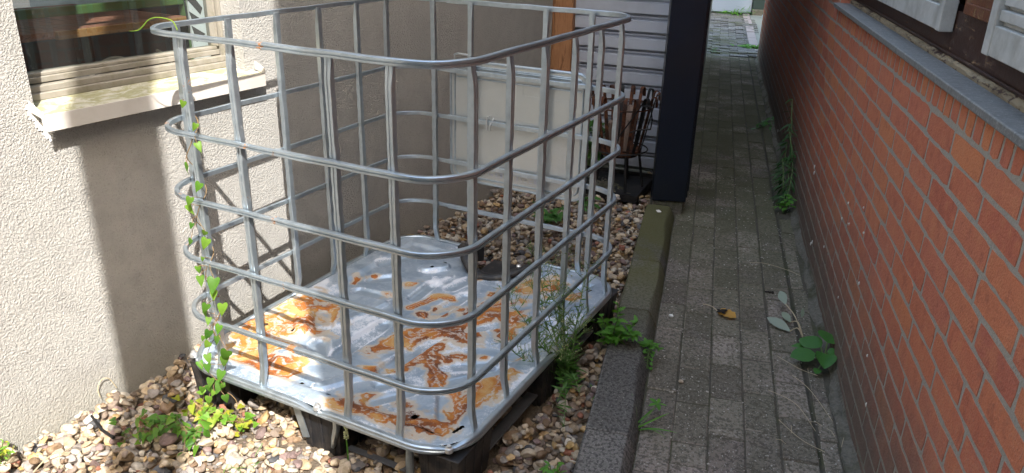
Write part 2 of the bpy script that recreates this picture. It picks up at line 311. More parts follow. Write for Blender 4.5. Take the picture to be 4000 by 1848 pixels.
# ------------------------------------------------------------------ mesh helper
class MB:
    def __init__(s): s.v = []; s.f = []; s.a = {}
    def add(s, vs, fs):
        b = len(s.v); s.v += [tuple(p) for p in vs]; s.f += [tuple(i+b for i in f) for f in fs]; return s
    def frame_box(s, o, ax, ay, az, x0, x1, y0, y1, z0, z1):
        o, ax, ay, az = map(Vector, (o, ax, ay, az))
        vs = [o+ax*x+ay*y+az*z for z in (z0, z1) for x, y in ((x0,y0),(x1,y0),(x1,y1),(x0,y1))]
        fs = [(0,3,2,1),(4,5,6,7),(0,1,5,4),(1,2,6,5),(2,3,7,6),(3,0,4,7)]
        if ax.cross(ay).dot(az)*(x1-x0)*(y1-y0)*(z1-z0) < 0: fs = [f[::-1] for f in fs]
        return s.add(vs, fs)
    def box(s, x0, x1, y0, y1, z0, z1): return s.frame_box((0,0,0), (1,0,0), (0,1,0), (0,0,1), x0, x1, y0, y1, z0, z1)
    def sweep(s, pts, prof, outs, ups, closed=False, scale=None, caps=True):
        n = len(pts); k = len(prof); vs = []
        for i in range(n):
            sc = scale[i] if scale else (1, 1, 0, 0)
            if not isinstance(sc, tuple): sc = (sc, sc, 0, 0)
            for (a, b) in prof: vs.append(Vector(pts[i]) + Vector(outs[i])*(a*sc[0]+sc[2]) + Vector(ups[i])*(b*sc[1]+sc[3]))
        fs = []
        for i in range(n if closed else n-1):
            j = (i+1) % n
            for q in range(k):
                r = (q+1) % k; fs.append((i*k+q, j*k+q, j*k+r, i*k+r))
        if not closed and caps: fs.append(tuple(range(k))); fs.append(tuple((n-1)*k+q for q in reversed(range(k))))
        return s.add(vs, fs)
    def tube(s, pts, r, seg=8, closed=False, flat=1.0):
        pts = [Vector(p) for p in pts]; n = len(pts); outs = []; ups = []
        ref = None
        for i in range(n):
            a = pts[(i-1) % n] if (closed or i > 0) else pts[0]
            b = pts[(i+1) % n] if (closed or i < n-1) else pts[-1]
            t = (b-a).normalized()
            if ref is None: ref = t.cross(Vector((0,0,1))) if abs(t.z) < .9 else t.cross(Vector((1,0,0)))
            u = (ref - t*ref.dot(t)).normalized(); ref = u
            outs.append(u); ups.append(t.cross(u))
        rr = r if isinstance(r, (list, tuple)) else [r]*n
        prof = [(math.cos(2*math.pi*q/seg), math.sin(2*math.pi*q/seg)*flat) for q in range(seg)]
        return s.sweep(pts, prof, outs, ups, closed, [(x, x, 0, 0) for x in rr])
    def lathe(s, c, prof, seg=24):
        vs = []; c = Vector(c); k = len(prof)
        for i in range(seg):
            a = 2*math.pi*i/seg
            for r, z in prof: vs.append(c+Vector((r*math.cos(a), r*math.sin(a), z)))
        fs = [(i*k+q, ((i+1)%seg)*k+q, ((i+1)%seg)*k+q+1, i*k+q+1) for i in range(seg) for q in range(k-1)]
        return s.add(vs, fs)
    def blob(s, c, rx, ry, rz, seg=8, rings=6):
        vs = [Vector(c)+Vector((0,0,rz))]
        for i in range(1, rings):
            th = math.pi*i/rings
            for j in range(seg):
                ph = 2*math.pi*j/seg; vs.append(Vector(c)+Vector((rx*math.sin(th)*math.cos(ph), ry*math.sin(th)*math.sin(ph), rz*math.cos(th))))
        vs.append(Vector(c)-Vector((0,0,rz)))
        fs = [(0, 1+j, 1+(j+1)%seg) for j in range(seg)]
        for i in range(rings-2):
            for j in range(seg):
                a = 1+i*seg+j; b = 1+i*seg+(j+1)%seg; fs.append((a, a+seg, b+seg, b))
        l = len(vs)-1; o = 1+(rings-2)*seg
        fs += [(o+j, l, o+(j+1)%seg) for j in range(seg)]
        return s.add(vs, fs)
    def leaf(s, base, d, nrm, L, shape, fold=.25, droop=.3, curl=0.0):
        """one leaf blade: shape = list of (u, half width) from the stalk to the tip, in units of its length"""
        base = Vector(base); d = Vector(d).normalized(); nrm = Vector(nrm); nrm = (nrm - d*nrm.dot(d))
        nrm = nrm.normalized() if nrm.length > 1e-4 else d.orthogonal().normalized()
        sd = d.cross(nrm)
        vs = []
        for u, w in shape:
            m = max(u, 0.0)
            def P(uu, ww):
                dz = -droop*uu*uu*L*.5 + abs(ww)*fold*L + curl*ww*ww*L*4
                return base + d*(uu*L) + sd*(ww*L) + nrm*dz
            vs += [P(m, 0), P(u, w), P(u, -w)]
        fs = []
        for i in range(len(shape)-1):
            a = 3*i; b = a+3
            fs += [(a, b, b+1, a+1), (a, a+2, b+2, b)]
        return s.add(vs, fs)
    def build(s, name, mat, parent=None, smooth=35, bevel=0.0, bseg=2, attrs=None):
        me = bpy.data.meshes.new(name); me.from_pydata([tuple(p) for p in s.v], [], s.f); me.update()
        return link_mesh(name, me, mat, parent, smooth, bevel, bseg, attrs)

def link_mesh(name, me, mat, parent=None, smooth=35, bevel=0.0, bseg=2, attrs=None):
    if mat is not None: me.materials.append(MAT[mat] if isinstance(mat, str) else mat)
    for k_, vals in (attrs or {}).items():
        at = me.attributes.new(k_, 'FLOAT', 'POINT'); at.data.foreach_set('value', np.asarray(vals, dtype=np.float32))
    if smooth:
        me.polygons.foreach_set('use_smooth', [True]*len(me.polygons))
        try: me.set_sharp_from_angle(angle=math.radians(smooth))
        except Exception: pass
    o = bpy.data.objects.new(name, me); COL.objects.link(o)
    if parent is not None: attach(o, parent)
    if bevel:
        b = o.modifiers.new("bevel", 'BEVEL'); b.width = bevel; b.segments = bseg; b.limit_method = 'ANGLE'; b.angle_limit = math.radians(40)
        b.harden_normals = False
    return o
def attach(o, parent):
    o.parent = parent
    loc = Vector((0, 0, 0)); p = parent
    while p is not None: loc += p.location; p = p.parent
    o.matrix_parent_inverse = Matrix.Translation(-loc)
    o.matrix_parent_inverse = Matrix.Translation(-Vector(WLOC.get(parent.name, (0, 0, 0))))
WLOC = {}
def thing(name, loc, label, cat, group=None):
    o = bpy.data.objects.new(name, None); COL.objects.link(o); o.location = loc; o.empty_display_size = .05
    WLOC[o.name] = tuple(loc)
    return tag(o, label, cat, group)
def tag(o, label=None, cat=None, group=None, kind=None):
    for k_, v_ in (('label', label), ('category', cat), ('group', group), ('kind', kind)):
        if v_: o[k_] = v_
    return o
def struct(o): o['kind'] = 'structure'; return o

# lane frame: n = across the lane (to the right), t = along it (away)
_n = Vector((.972, .234, 0)).normalized(); _t = Vector((-_n.y, _n.x, 0)); ZV = Vector((0, 0, 1))
def LN(n, t, z): return _n*n + _t*t + ZV*z
# plaster wall frame: s along the wall, d out of it
_ws = Vector((.035, 1, 0)).normalized(); _wd = Vector((_ws.y, -_ws.x, 0)); W0 = Vector((-1.163, 0, 0))
def WP(s_, d, z): return W0 + _ws*s_ + _wd*d + ZV*z
GZ = -.135; PZ = -.16

# ================================================================== GROUND, KERB, PATH
g = MB(); g.add([(-40,-40,-.235),(40,-40,-.235),(40,60,-.235),(-40,60,-.235)], [(0,1,2,3)])
struct(g.build("ground", 'soil', smooth=0))
g = MB(); g.add([(-1.25,-1.4,-.169),LN(.29,-1.6,-.169),LN(.29,2.95,-.169),(-1.25,3.05,-.169)], [(0,1,2,3)]); struct(g.build("gravel_ground", 'bed', smooth=0))

kerb_cuts = [-1.9, -.62, .362, 1.145, 1.62, 2.352]
for a, b in zip(kerb_cuts[:-1], kerb_cuts[1:]):
    m = MB()
    N_ = max(2, int((b-a)/.06)); rows = []
    prof = [(.284,-.3),(.284,-.106),(.288,-.101),(.392,-.0995),(.402,-.103),(.408,-.110),(.432,-.165),(.432,-.3)]
    for i in range(N_+1):
        tt = a+.0025 + (b-a-.005)*i/N_
        e = .004*math.sin(tt*5.1)+.003*math.sin(tt*13.7+1)
        rows.append([LN(nn + (e if j in (4,5) else e*.3), tt, zz+.0015*math.sin(tt*9+nn*40)) for j, (nn, zz) in enumerate(prof)])
    k_ = len(prof); vs = [p for r_ in rows for p in r_]; fs = []
    for i in range(N_):
        for q in range(k_-1): fs.append((i*k_+q, i*k_+q+1, (i+1)*k_+q+1, (i+1)*k_+q))
    fs.append(tuple(range(k_))[::-1]); fs.append(tuple(N_*k_+q for q in range(k_)))
    m.add(vs, [f[::-1] for f in fs])
    struct(m.build("kerb", 'kerb', smooth=30, bevel=.003, bseg=1))

# pavers laid along the lane
def paver(m, n0, n1, t0, t1, z, ch=.004, tilt=.002, jit=.0015):
    dz = [random.uniform(-tilt, tilt) for _ in range(4)]
    c = [(n0,t0),(n1,t0),(n1,t1),(n0,t1)]
    c = [(a+random.uniform(-jit,jit), b+random.uniform(-jit,jit)) for a, b in c]
    cx = (n0+n1)/2; cy = (t0+t1)/2
    ins = [(a + (ch if a < cx else -ch), b + (ch if b < cy else -ch)) for a, b in c]
    vs = [LN(a, b, z-.06) for a, b in c] + [LN(a, b, z-ch*.9+d) for (a, b), d in zip(c, dz)] + [LN(a, b, z+d) for (a, b), d in zip(ins, dz)]
    fs = [(8,9,10,11)]
    for i in range(4):
        j = (i+1) % 4; fs += [(i, j, 4+j, 4+i), (4+i, 4+j, 8+j, 8+i)]
    m.add(vs, fs)
pm = MB()
cols = [.433, .531, .635, .741, .842, .945]
for ci in range(len(cols)-1):
    tt = -2.0 + random.uniform(0, .2)
    while tt < 7.85:
        L = .212 + random.uniform(-.004, .004)
        if random.random() < .06: L = .105
        gp = .0022 + random.random()*.0015
        zc = PZ + random.uniform(-.0012, .0012)
        paver(pm, cols[ci]+gp/2+(.003 if ci == 4 else 0), cols[ci+1]-gp/2, tt, min(tt+L-gp, 7.9), zc)
        tt += L
tt = -2.0
while tt < 7.85:
    L = .215+random.uniform(-.01, .01)
    if not (.93 < tt < 1.13 or 2.5 < tt < 2.7):
        paver(pm, .957+random.uniform(-.003,.003), 1.012+random.uniform(-.006,.006), tt, tt+L-.006, PZ+random.uniform(-.001, .003), tilt=.0025)
    tt += L
struct(pm.build("path", 'paver', smooth=25))
jm = MB(); jm.add([LN(.425,-2,PZ-.0035), LN(.9445,-2,PZ-.0035), LN(.9445,8,PZ-.0035), LN(.425,8,PZ-.0035)], [(0,1,2,3)]); jm.add([LN(.951,-2,PZ-.0035), LN(1.05,-2,PZ-.0035), LN(1.05,8,PZ-.0035), LN(.951,8,PZ-.0035)], [(0,1,2,3)]); jm.add([LN(.93,-2,PZ-.011), LN(.97,-2,PZ-.011), LN(.97,8,PZ-.011), LN(.93,8,PZ-.011)], [(0,1,2,3)])
struct(jm.build("path_joints", 'joint', smooth=0))
# sanded strip of crumbled mortar between the path and the brick wall
sm = MB(); rows = []
Ns = 260
for i in range(Ns+1):
    tt = -1.2 + 9.1*i/Ns
    e = .008*math.sin(tt*7.3)+.006*math.sin(tt*19+2)+random.uniform(-.003,.003)
    rows.append([LN(1.016+e, tt, PZ-.012), LN(1.021+e, tt, PZ+.002+random.uniform(-.002,.003)), LN(1.030+e*.4, tt, PZ+.007+.004*math.sin(tt*11)+random.uniform(-.003,.003)), LN(1.040, tt, PZ+.015+.006*math.sin(tt*5.7)+random.uniform(-.003,.003)), LN(1.0445, tt, PZ+.026+.008*math.sin(tt*8)+random.uniform(-.004,.004)), LN(1.06, tt, PZ+.028)])
vs = [p for r_ in rows for p in r_]; fs = []
for i in range(Ns):
    for q in range(5): fs.append((i*6+q, (i+1)*6+q, (i+1)*6+q+1, i*6+q+1))
sm.add(vs, [f[::-1] for f in fs]); struct(sm.build("path_edge", 'strip', smooth=60))

# yard at the far end of the lane
ym = MB()
tt = 7.93; row = 0
while tt < 12.55:
    nn = -2.2 + (row % 2)*.1
    while nn < .98:
        paver(ym, nn, nn+.205, tt, tt+.1, PZ+.012*math.sin(nn*5+tt*2)+random.uniform(-.005,.005), tilt=.006)
        nn += .21
    tt += .105; row += 1
struct(ym.build("yard_paving", 'paver_old', smooth=20))
c_ = MB(); c_.add([LN(1.10,7.95,PZ), LN(6,7.95,PZ), LN(6,12.6,PZ), LN(1.10,12.6,PZ)], [(0,1,2,3)]); struct(c_.build("yard_concrete", 'concrete', smooth=0))
c_ = MB()
tt = 8.0
while tt < 12.5:
    L = .32; paver(c_, .985, 1.095, tt, tt+L-.012, PZ+.006+random.uniform(-.006,.006), tilt=.005); tt += L
struct(c_.build("yard_kerb", 'pinkstone', smooth=20))

# ================================================================== BRICK HOUSE
BN = 1.045
bh = thing("brick_house", LN(BN, 2, PZ), "red brick house with a slate sill and peeling brown timber windows along the paved lane", "house")
CO = .0645; Z0 = -.180
WIN0, WIN1, WZ = -1.05, 2.36, .914          # window opening along the lane, its bottom
T0, T1 = -2.12, 7.95
bm_ = MB()
def brick(m, t0, t1, z0, z1, d=0.0):
    """one brick whose worn outline wanders a little against the mortar"""
    j = lambda a=.0010: random.gauss(0, a)
    far = t0 > 3.2
    nl = 2 if far else max(2, int((t1-t0)/.028)); nh = 1 if far else 2
    s0 = random.gauss(0, .0012); pts = []
    for i in range(nl): pts.append((t0+(t1-t0)*i/nl, z0+s0))
    for i in range(nh): pts.append((t1, z0+(z1-z0)*i/nh))
    for i in range(nl): pts.append((t1-(t1-t0)*i/nl, z1+s0))
    for i in range(nh): pts.append((t0, z1-(z1-z0)*i/nh))
    pts = [(a+j(), b+j()) for a, b in pts]
    if not far:   # knocked corners
        for q in (0, nl, nl+nh, 2*nl+nh):
            a, b = pts[q]; c = random.uniform(.0008, .0045 if random.random() < .25 else .002)
            pts[q] = (a+(c if a < (t0+t1)/2 else -c), b+(c if b < (z0+z1)/2 else -c))
    dd = d + random.uniform(-.0001, .0008); n_ = len(pts); tl = random.gauss(0, .002)
    cz = (z0+z1)/2
    vs = [LN(BN-dd+tl*(b-cz), a, b) for a, b in pts] + [LN(BN+.03, a, b) for a, b in pts]
    fs = [tuple(reversed(range(n_)))] + [(i, (i+1) % n_, n_+(i+1) % n_, n_+i) for i in range(n_)]
    m.add(vs, fs)
ncourse = 32
for ci in range(ncourse):
    z0 = Z0 + ci*CO + .0056; z1 = Z0 + (ci+1)*CO - .0056
    # the course under the window stops for the upright bricks
    tt = T0 - random.uniform(0, .1) + (.11 if ci % 2 else 0)
    while tt < T1:
        L = .222 + random.uniform(-.004, .004)
        a, b = max(tt, T0), min(tt+L-.0122, T1)
        tt += L
        if b-a < .03: continue
        segs = [(a, b)]
        if z1 > .86: # beside the soldier course and the window
            segs = [s_ for s_ in ((a, min(b, WIN0-.008)), (max(a, WIN1+.008), b)) if s_[1]-s_[0] > .03]
        for s_ in segs: brick(bm_, s_[0], s_[1], z0, z1)
tt = WIN0
top_c = .852
while tt < WIN1-.03:
    w = .0585+random.uniform(-.002,.002); brick(bm_, tt+.005, tt+w-.0065, top_c+.006, WZ+.0035); tt += w
# reveal bricks beside the window
for ci in range(int((WZ-Z0)/CO)+1, ncourse):
    z0 = Z0+ci*CO+.0055; z1 = Z0+(ci+1)*CO-.0055
    if ci % 2: bm_.frame_box(LN(0,0,0), _n, _t, ZV, BN+.004, BN+.10, WIN1+.002, WIN1+.010, z0, z1)
    else: 
        bm_.frame_box(LN(0,0,0), _n, _t, ZV, BN+.004, BN+.048, WIN1+.002, WIN1+.010, z0, z1); bm_.frame_box(LN(0,0,0), _n, _t, ZV, BN+.058, BN+.10, WIN1+.002, WIN1+.010, z0, z1)
wall = bm_.build("wall", 'brick', bh, smooth=25)
# masonry core with the joints (leaves the window open) and the plain upper storey
cm = MB(); o_ = LN(0,0,0); D0 = BN+.0008; D1 = BN+.30; ZT = 4.95
cm.frame_box(o_, _n, _t, ZV, D0, D1, T0+.006, WIN0, Z0, ZT)
cm.frame_box(o_, _n, _t, ZV, D0, D1, WIN1+.006, T1-.006, Z0, ZT)
cm.frame_box(o_, _n, _t, ZV, D0, D1, WIN0, WIN1+.006, Z0, WZ+.003)
cm.frame_box(o_, _n, _t, ZV, D0, D1, WIN0, WIN1+.006, 2.1, ZT)
cm.frame_box(o_, _n, _t, ZV, D1, 5.0, T0+.006, T1-.006, 2.6, ZT)
cm.frame_box(o_, _n, _t, ZV, 4.8, 5.0, T0+.006, T1-.006, Z0, 2.6)
cm.frame_box(o_, _n, _t, ZV, D1, 4.8, T1-.2, T1-.006, Z0, 2.6)
cm.frame_box(o_, _n, _t, ZV, D1, 4.8, T0+.006, T0+.2, Z0, 2.6)
cm.frame_box(o_, _n, _t, ZV, D0+.02, 4.99, 3.0, T1-.3, ZT+.002, 7.6)  # unseen taller block, added to shade the lane and the yard
cm.build("masonry_core", 'mortar', bh, smooth=0)
# white chips and droppings on the bricks
ch_ = MB()
for (a, b, s_) in ((2.217,.213,.012),(2.20,.19,.009),(1.30,.35,.005),(1.05,.42,.004),(1.22,.30,.005),(.98,.36,.004),(1.36,.27,.005),(.9,.22,.006),(1.6,.06,.006),(1.9,-.04,.010),(1.93,-.06,.008),(.62,.12,.005),(.52,.02,.007),(1.15,.05,.005),(4.2,-.10,.012)):
    ch_.blob(LN(BN-.001, a, b), .003, s_*.6, s_)
tag(ch_.build("white_stain", 'whitebit', bh), kind='stuff')
# sill and timber window
sl = MB(); sl.frame_box(o_, _n, _t, ZV, BN-.022, BN+.055, WIN0-.02, WIN1+.012, WZ+.004, WZ+.023)
sl.build("window_sill", 'slate', bh, bevel=.003)
fr = MB()
FN = BN+.042
fr.frame_box(o_, _n, _t, ZV, FN+.014, FN+.075, WIN0, WIN1-.001, WZ+.0232, WZ+.150)     # main bottom rail
fr.frame_box(o_, _n, _t, ZV, FN+.006, FN+.0138, WIN0, WIN1-.001, WZ+.045, WZ+.0505)     # drip edge
frame = fr.build("window_frame", 'brownpaint', bh, bevel=.002)
lo = MB(); rows = []
Nb = 200
for i in range(Nb+1):   # splintered lower edge of the frame
    tt = WIN0 + (WIN1-.003-WIN0)*i/Nb
    e = random.uniform(-.003, .003)+.003*math.sin(tt*23)
    rows.append([LN(FN+.002, tt, WZ+.0232), LN(FN+.001, tt, WZ+.032+e), LN(FN+.010, tt, WZ+.038+e*.6), LN(FN+.0139, tt, WZ+.0385)])
vs = [p for r_ in rows for p in r_]; fs = [(i*4+q, (i+1)*4+q, (i+1)*4+q+1, i*4+q+1) for i in range(Nb) for q in range(3)]
lo.add(vs, [f[::-1] for f in fs]); lo.build("bare_edge", 'barewood', frame, smooth=20)
mu = MB(); mu.frame_box(o_, _n, _t, ZV, FN+.006, FN+.07, .400, .668, WZ+.1502, 2.1)
mu.frame_box(o_, _n, _t, ZV, FN+.0, FN+.0059, .435, .635, WZ+.1502, WZ+.178)
mu.build("mullion", 'mullion', frame, bevel=.003)
fr2 = MB(); fr2.frame_box(o_, _n, _t, ZV, FN+.02, FN+.07, WIN1-.06, WIN1-.001, WZ+.1502, 2.1); fr2.build("side_post", 'brownpaint', frame, bevel=.003)
def casement(t0, t1, tagname):
    cs = MB(); zb = WZ+.096; d = FN-.022; st = .042
    B = lambda n0, n1, a, b, z0, z1: cs.frame_box(o_, _n, _t, ZV, n0, n1, a, b, z0, z1)
    B(d, d+.034, t0, t0+st, zb, 2.05); B(d, d+.034, t1-st, t1, zb, 2.05)
    B(d+.002, d+.034, t0+st, t1-st, zb+.001, zb+.062)
    B(d+.016, d+.036, t0+st, t1-st, zb+.062, zb+.072)
    B(d+.006, d+.034, t0+st, t1-st, zb+.072, zb+.094)
    B(d+.020, d+.036, t0+st, t1-st, zb+.094, zb+.102)
    B(d+.009, d+.034, t0+st, t1-st, zb+.102, zb+.150)
    B(d+.002, d+.034, t0+st, t1-st, 1.98, 2.05)
    c = cs.build("casement", 'whitepaint', bh, bevel=.0025)
    gl = MB(); gl.add([LN(d+.022,t1-st,zb+.151), LN(d+.022,t0+st,zb+.151), LN(d+.022,t0+st,1.979), LN(d+.022,t1-st,1.979)], [(0,1,2,3)]); gl.build("pane", 'glass', c, smooth=0)
    return c
casement(.735, 2.28, "far"); cs2 = casement(-1.0, .372, "near")
ms = MB()
for i in range(60):
    a = .33 - abs(random.gauss(0, .03)); ms.blob(LN(FN-.0035+random.uniform(0,.004), a, WZ+.242+abs(random.gauss(0,.010))), .004, .006, .005, 6, 4)
ms.build("moss_cushion", 'bind', cs2)
rm = MB(); rm.frame_box(o_, _n, _t, ZV, BN+.9, BN+.92, WIN0, WIN1, Z0, 2.5); rm.build("room_wall", 'dark_room', bh, smooth=0)
# unseen pillar behind the camera, added to cast the band of shade on the plaster
pl = MB(); cpos = WP(.068, 0, 0)+Vector((1,-.95,0))*2.1; hx = Vector((.689,.725,0)); hy = Vector((-.725,.689,0))
pl.frame_box((cpos.x, cpos.y, 0), hx, hy, ZV, -.098, .098, -.1, .1, Z0, 7.2); pl.build("shade_pillar", 'mortar', bh, smooth=0)

# ================================================================== PLASTER HOUSE
ph = thing("plaster_house", WP(0, 0, GZ), "house with rough beige plastered wall and one low window behind the metal cage", "house")
o2 = Vector((W0.x, W0.y, 0))
WB = lambda m, d0, d1, s0, s1, z0, z1: m.frame_box(o2, _ws, _wd, ZV, s0, s1, d0, d1, z0, z1)
SA, SB, SZ = -.154, .552, .752
wm = MB(); TOP = 2.45
WB(wm, -.154, 0, -3.6, SA, -.25, TOP); WB(wm, -.154, 0, SB, 2.80, -.25, TOP); WB(wm, -.154, 0, SA, SB, -.25, SZ); WB(wm, -.154, 0, SA, SB, 2.0, TOP)
WB(wm, -5.0, -4.8, -3.6, 2.80, 2.2, TOP); WB(wm, -4.8, -.154, -3.6, -3.4, -.25, TOP); WB(wm, -4.8, -.154, 2.6, 2.80, -.25, TOP); WB(wm, -4.8, -.154, -3.4, 2.6, 2.2, 2.44)
wm.build("wall", 'plaster', ph, smooth=0)
rw = MB(); WB(rw, -.15, 3.6, -5.6, -5.2, -.25, 5.7); WB(rw, -.15, -.001, -5.199, -3.601, -.25, 4.2); WB(rw, 4.2, 4.6, -5.6, -2.9, -.25, 4.2); WB(rw, 3.601, 4.199, -5.6, -5.2, -.25, 5.7); rw.build("sky_blocker_walls", 'plaster', ph, smooth=0)  # unseen walls behind the camera, added to cut the sky light
ib = MB()  # inner faces of the room
WB(ib, -2.9, -2.88, -.9, 2.58, -.24, .62); WB(ib, -2.88, -.29, -.9, -.88, -.24, 2.59); WB(ib, -2.88, -.29, 2.56, 2.58, -.24, 2.59); WB(ib, -2.88, -.29, -.88, 2.56, -.24, -.2)
ib.build("room_wall", 'dark_room', ph, smooth=0)
fil = MB()
for i in range(320):
    q = random.random(); WX = WP(SA-.012+.04*q+random.gauss(0,.006), .001, .765-.085*q+random.gauss(0,.007)); fil.blob(WX, .003, random.uniform(.0015,.004), random.uniform(.0015,.004), 7, 5)
fil.build("white_filler_patch", 'filler', ph)
win = MB()
# stepped sub-frame: two cream strips, sash bottom rail, stiles
WB(win, -.100, -.062, SA, SB, SZ+.015, SZ+.033); WB(win, -.105, -.075, SA, SB, SZ+.0332, SZ+.050)
WB(win, -.150, -.088, SA, SB, SZ-.002, SZ+.0148)
WB(win, -.150, -.086, SA, SA+.012, SZ+.0182, 2.0); WB(win, -.150, -.086, SB-.010, SB, SZ+.0182, 2.0)
wf = win.build("window_frame", 'frame', ph, bevel=.002)
sash = MB()
WB(sash, -.145, -.098, SA+.013, SB-.013, SZ+.053, SZ+.069); WB(sash, -.145, -.106, SA+.013, SB-.013, SZ+.0692, SZ+.079)
WB(sash, -.145, -.098, SB-.020, SB-.0132, SZ+.0792, 2.0)
sash.build("sash", 'frame', wf, bevel=.002)
pane = MB(); pane.add([WP(SA+.013,-.128,SZ+.0792), WP(SB-.0205,-.128,SZ+.0792), WP(SB-.0205,-.128,2.0), WP(SA+.013,-.128,2.0)], [(0,1,2,3)]); pane.build("pane", 'glass', ph, smooth=0)
# metal sill with turned-up ends
sv = MB(); N_ = 24
for i in range(N_): pass
top = [WP(SA-.010, -.088, SZ+.0185), WP(SB+.008, -.088, SZ+.0185), WP(SB+.04, .045, SZ-.002), WP(SA-.012, .045, SZ-.002)]
sv.add(top, [(0,3,2,1)])
si = sv.build("window_sill", 'mossysill', ph, smooth=0)
lip = MB()
lip.frame_box(o2, _ws, _wd, ZV, SA-.012, SB+.04, .0452, .0475, SZ-.044, SZ+.0005); lip.frame_box(o2, _ws, _wd, ZV, SA-.012, SB+.04, .0402, .0450, SZ-.044, SZ-.041)
for s0 in (SA-.0145, SB+.0402):
    a = WP(s0, .0475, SZ-.006); b = WP(s0, .0012, SZ+.005); c2 = _ws*.0022
    vs = [a, b, b+ZV*.030, a+ZV*.020]; lip.add([v for v in vs]+[v+c2 for v in vs], [(0,1,2,3),(7,6,5,4),(0,4,5,1),(1,5,6,2),(2,6,7,3),(3,7,4,0)])
lip.frame_box(o2, _ws, _wd, ZV, SA-.0145, SA-.006, .0476, .0490, SZ-.046, SZ+.012)
lip.build("sill_lip", 'sill', si, smooth=0, bevel=.0008, bseg=1)

# ------------------------------------------------------------------ things inside the room, seen through the glass
tb = thing("work_table", (-1.9, .6, -.2), "reddish work table with a light wooden edge inside the left window", "table")
m = MB(); m.box(-2.45, -1.74, -.2, .86, .838, .862); m.build("table_top", 'tabletop', tb, bevel=.002)
m = MB(); m.box(-1.7398, -1.722, .30, .86, .836, .863); m.build("edge_strip", 'tableedge', tb, bevel=.002)
for (a, b) in ((-1.80,.80),(-2.4,.80),(-1.80,-.1),(-2.4,-.1)):
    m = MB(); m.box(a, a+.05, b, b+.05, -.198, .8375); m.build("leg", 'blackiron', tb)
rk = thing("green_frame", (-1.8, .9, -.2), "green enamelled metal frame standing behind the table inside the window", "frame")
m = MB(); m.box(-1.80, -1.765, .868, .915, -.198, 2.2); m.build("post", 'green', rk, bevel=.003)
m = MB(); m.box(-1.795, -1.77, -.1, .8675, .905, .935); m.build("crossbar", 'green', rk, bevel=.003)
bd = thing("printed_board", (-1.62, .9, -.1), "white board with bold black angular shapes leaning behind the window glass", "board")
bm2 = Matrix.Rotation(math.radians(-12), 3, 'Z')
bo = Vector((-1.66, .795, -.195)); by = Vector((.20, .98, 0)).normalized(); bxn = Vector((.98, -.20, 0)).normalized()
m = MB(); m.frame_box(bo, by, bxn, ZV, 0, .52, -.012, 0, .0, 1.9); m.build("panel", 'boardwhite', bd, smooth=0)
m = MB()
def tri(pts, d=.0012):
    vs = [bo+by*a+bxn*d+ZV*b for a, b in pts]; m.add(vs, [tuple(range(len(vs)))])
def zz_(p): return (((500+p[0]/1.984)/1.5528-468)/96*.17, .945+(130-p[1]/3.08)/130*.195)
for poly in ([(415,-60),(428,-60),(440,230),(425,230)], [(430,0),(485,-10),(545,90),(525,140)], [(445,105),(550,195),(462,185)], [(450,215),(545,290),(475,345)], [(560,-40),(610,-40),(640,40),(600,20)], [(660,60),(700,40),(705,120),(670,160)]): tri([zz_(p_) for p_ in poly])
m.build("black_shapes", 'boardblack', bd, smooth=0)
m = MB(); tri([zz_(p_) for p_ in [(545,-40),(572,-40),(640,355),(610,355)]]); m.build("purple_stripes", 'boardpurple', bd, smooth=0)
cb = thing("covered_bundle", (-1.62, .32, -.2), "dark canvas bundle with pale rounded piping below the table edge inside the window", "bundle")
m = MB(); m.blob((-1.62,.33,.58), .16, .15, .185, 18, 12); m.box(-1.74,-1.5,.2,.46,-.198,.55); m.build("cover", 'cover', cb, smooth=50)
m = MB(); arc = [Vector((-1.50, .33+.115*math.cos(a), .66+.135*math.sin(a))) for a in np.linspace(-.5, math.pi+.5, 22)]; m.tube(arc, .006, 8); m.build("piping", 'bead', cb)
m = MB(); m.tube([Vector((-1.5,.50,.80)), Vector((-1.5,.53,.78)), Vector((-1.5,.58,.70))], .005, 6); m.build("piping", 'bead', cb)

# ================================================================== SHED: cladding, pine post, black corner wall
sh = thing("shed", (-.6, 3.0, GZ), "shed with grey horizontal ribbed cladding and a tall anthracite corner beside the lane", "shed")
ca = math.radians(6); cx = Vector((math.cos(ca), math.sin(ca), 0)); cn = Vector((math.sin(ca), -math.cos(ca), 0))
o3 = Vector((-.437, 2.977, 0))
m = MB(); P_ = .098
prof = []
z = -.105; 
while z < 2.3:
    prof += [(0.0, z), (.0, z+.058), (-.036, z+.064), (-.036, z+.072), (-.018, z+.074), (-.018, z+.082), (-.036, z+.084), (-.036, z+.093)]
    z += P_
ends = (-.60, .085)
vs = []
for e in ends:
    for d, zz in prof: vs.append(o3+cx*e+cn*d+ZV*zz)
k_ = len(prof); m.add(vs, [(i, k_+i, k_+i+1, i+1) for i in range(k_-1)])
clad = m.build("cladding", 'cladding', sh, smooth=0)
for i in range(0, 14):
    m = MB(); m.blob(o3+cx*-.005+cn*-.010+ZV*(-.105+P_*i+.0765), .0042, .0042, .0042, 8, 5); m.build("screw", 'darkspot', clad)
m = MB(); m.frame_box(o3, cx, cn, ZV, -.60, .085, -.05, -.02, -.2, -.04); m.frame_box(o3, cx, cn, ZV, -.60, .085, -.016, .012, -.2, -.128); m.build("plinth", 'concrete', sh)
m = MB(); pp = WP(2.83, 0, 0)
m.frame_box((pp.x-.030, pp.y+.03, 0), cx, -cn, ZV, 0, .125, 0, .05, -.13, 2.38); post = m.build("timber_post", 'pine', sh, bevel=.004)
m = MB(); m.frame_box(o3, cx, cn, ZV, -.72, .085, -.09, -.06, -.2, 2.38); m.build("back_board", 'dark_room', sh, smooth=0)
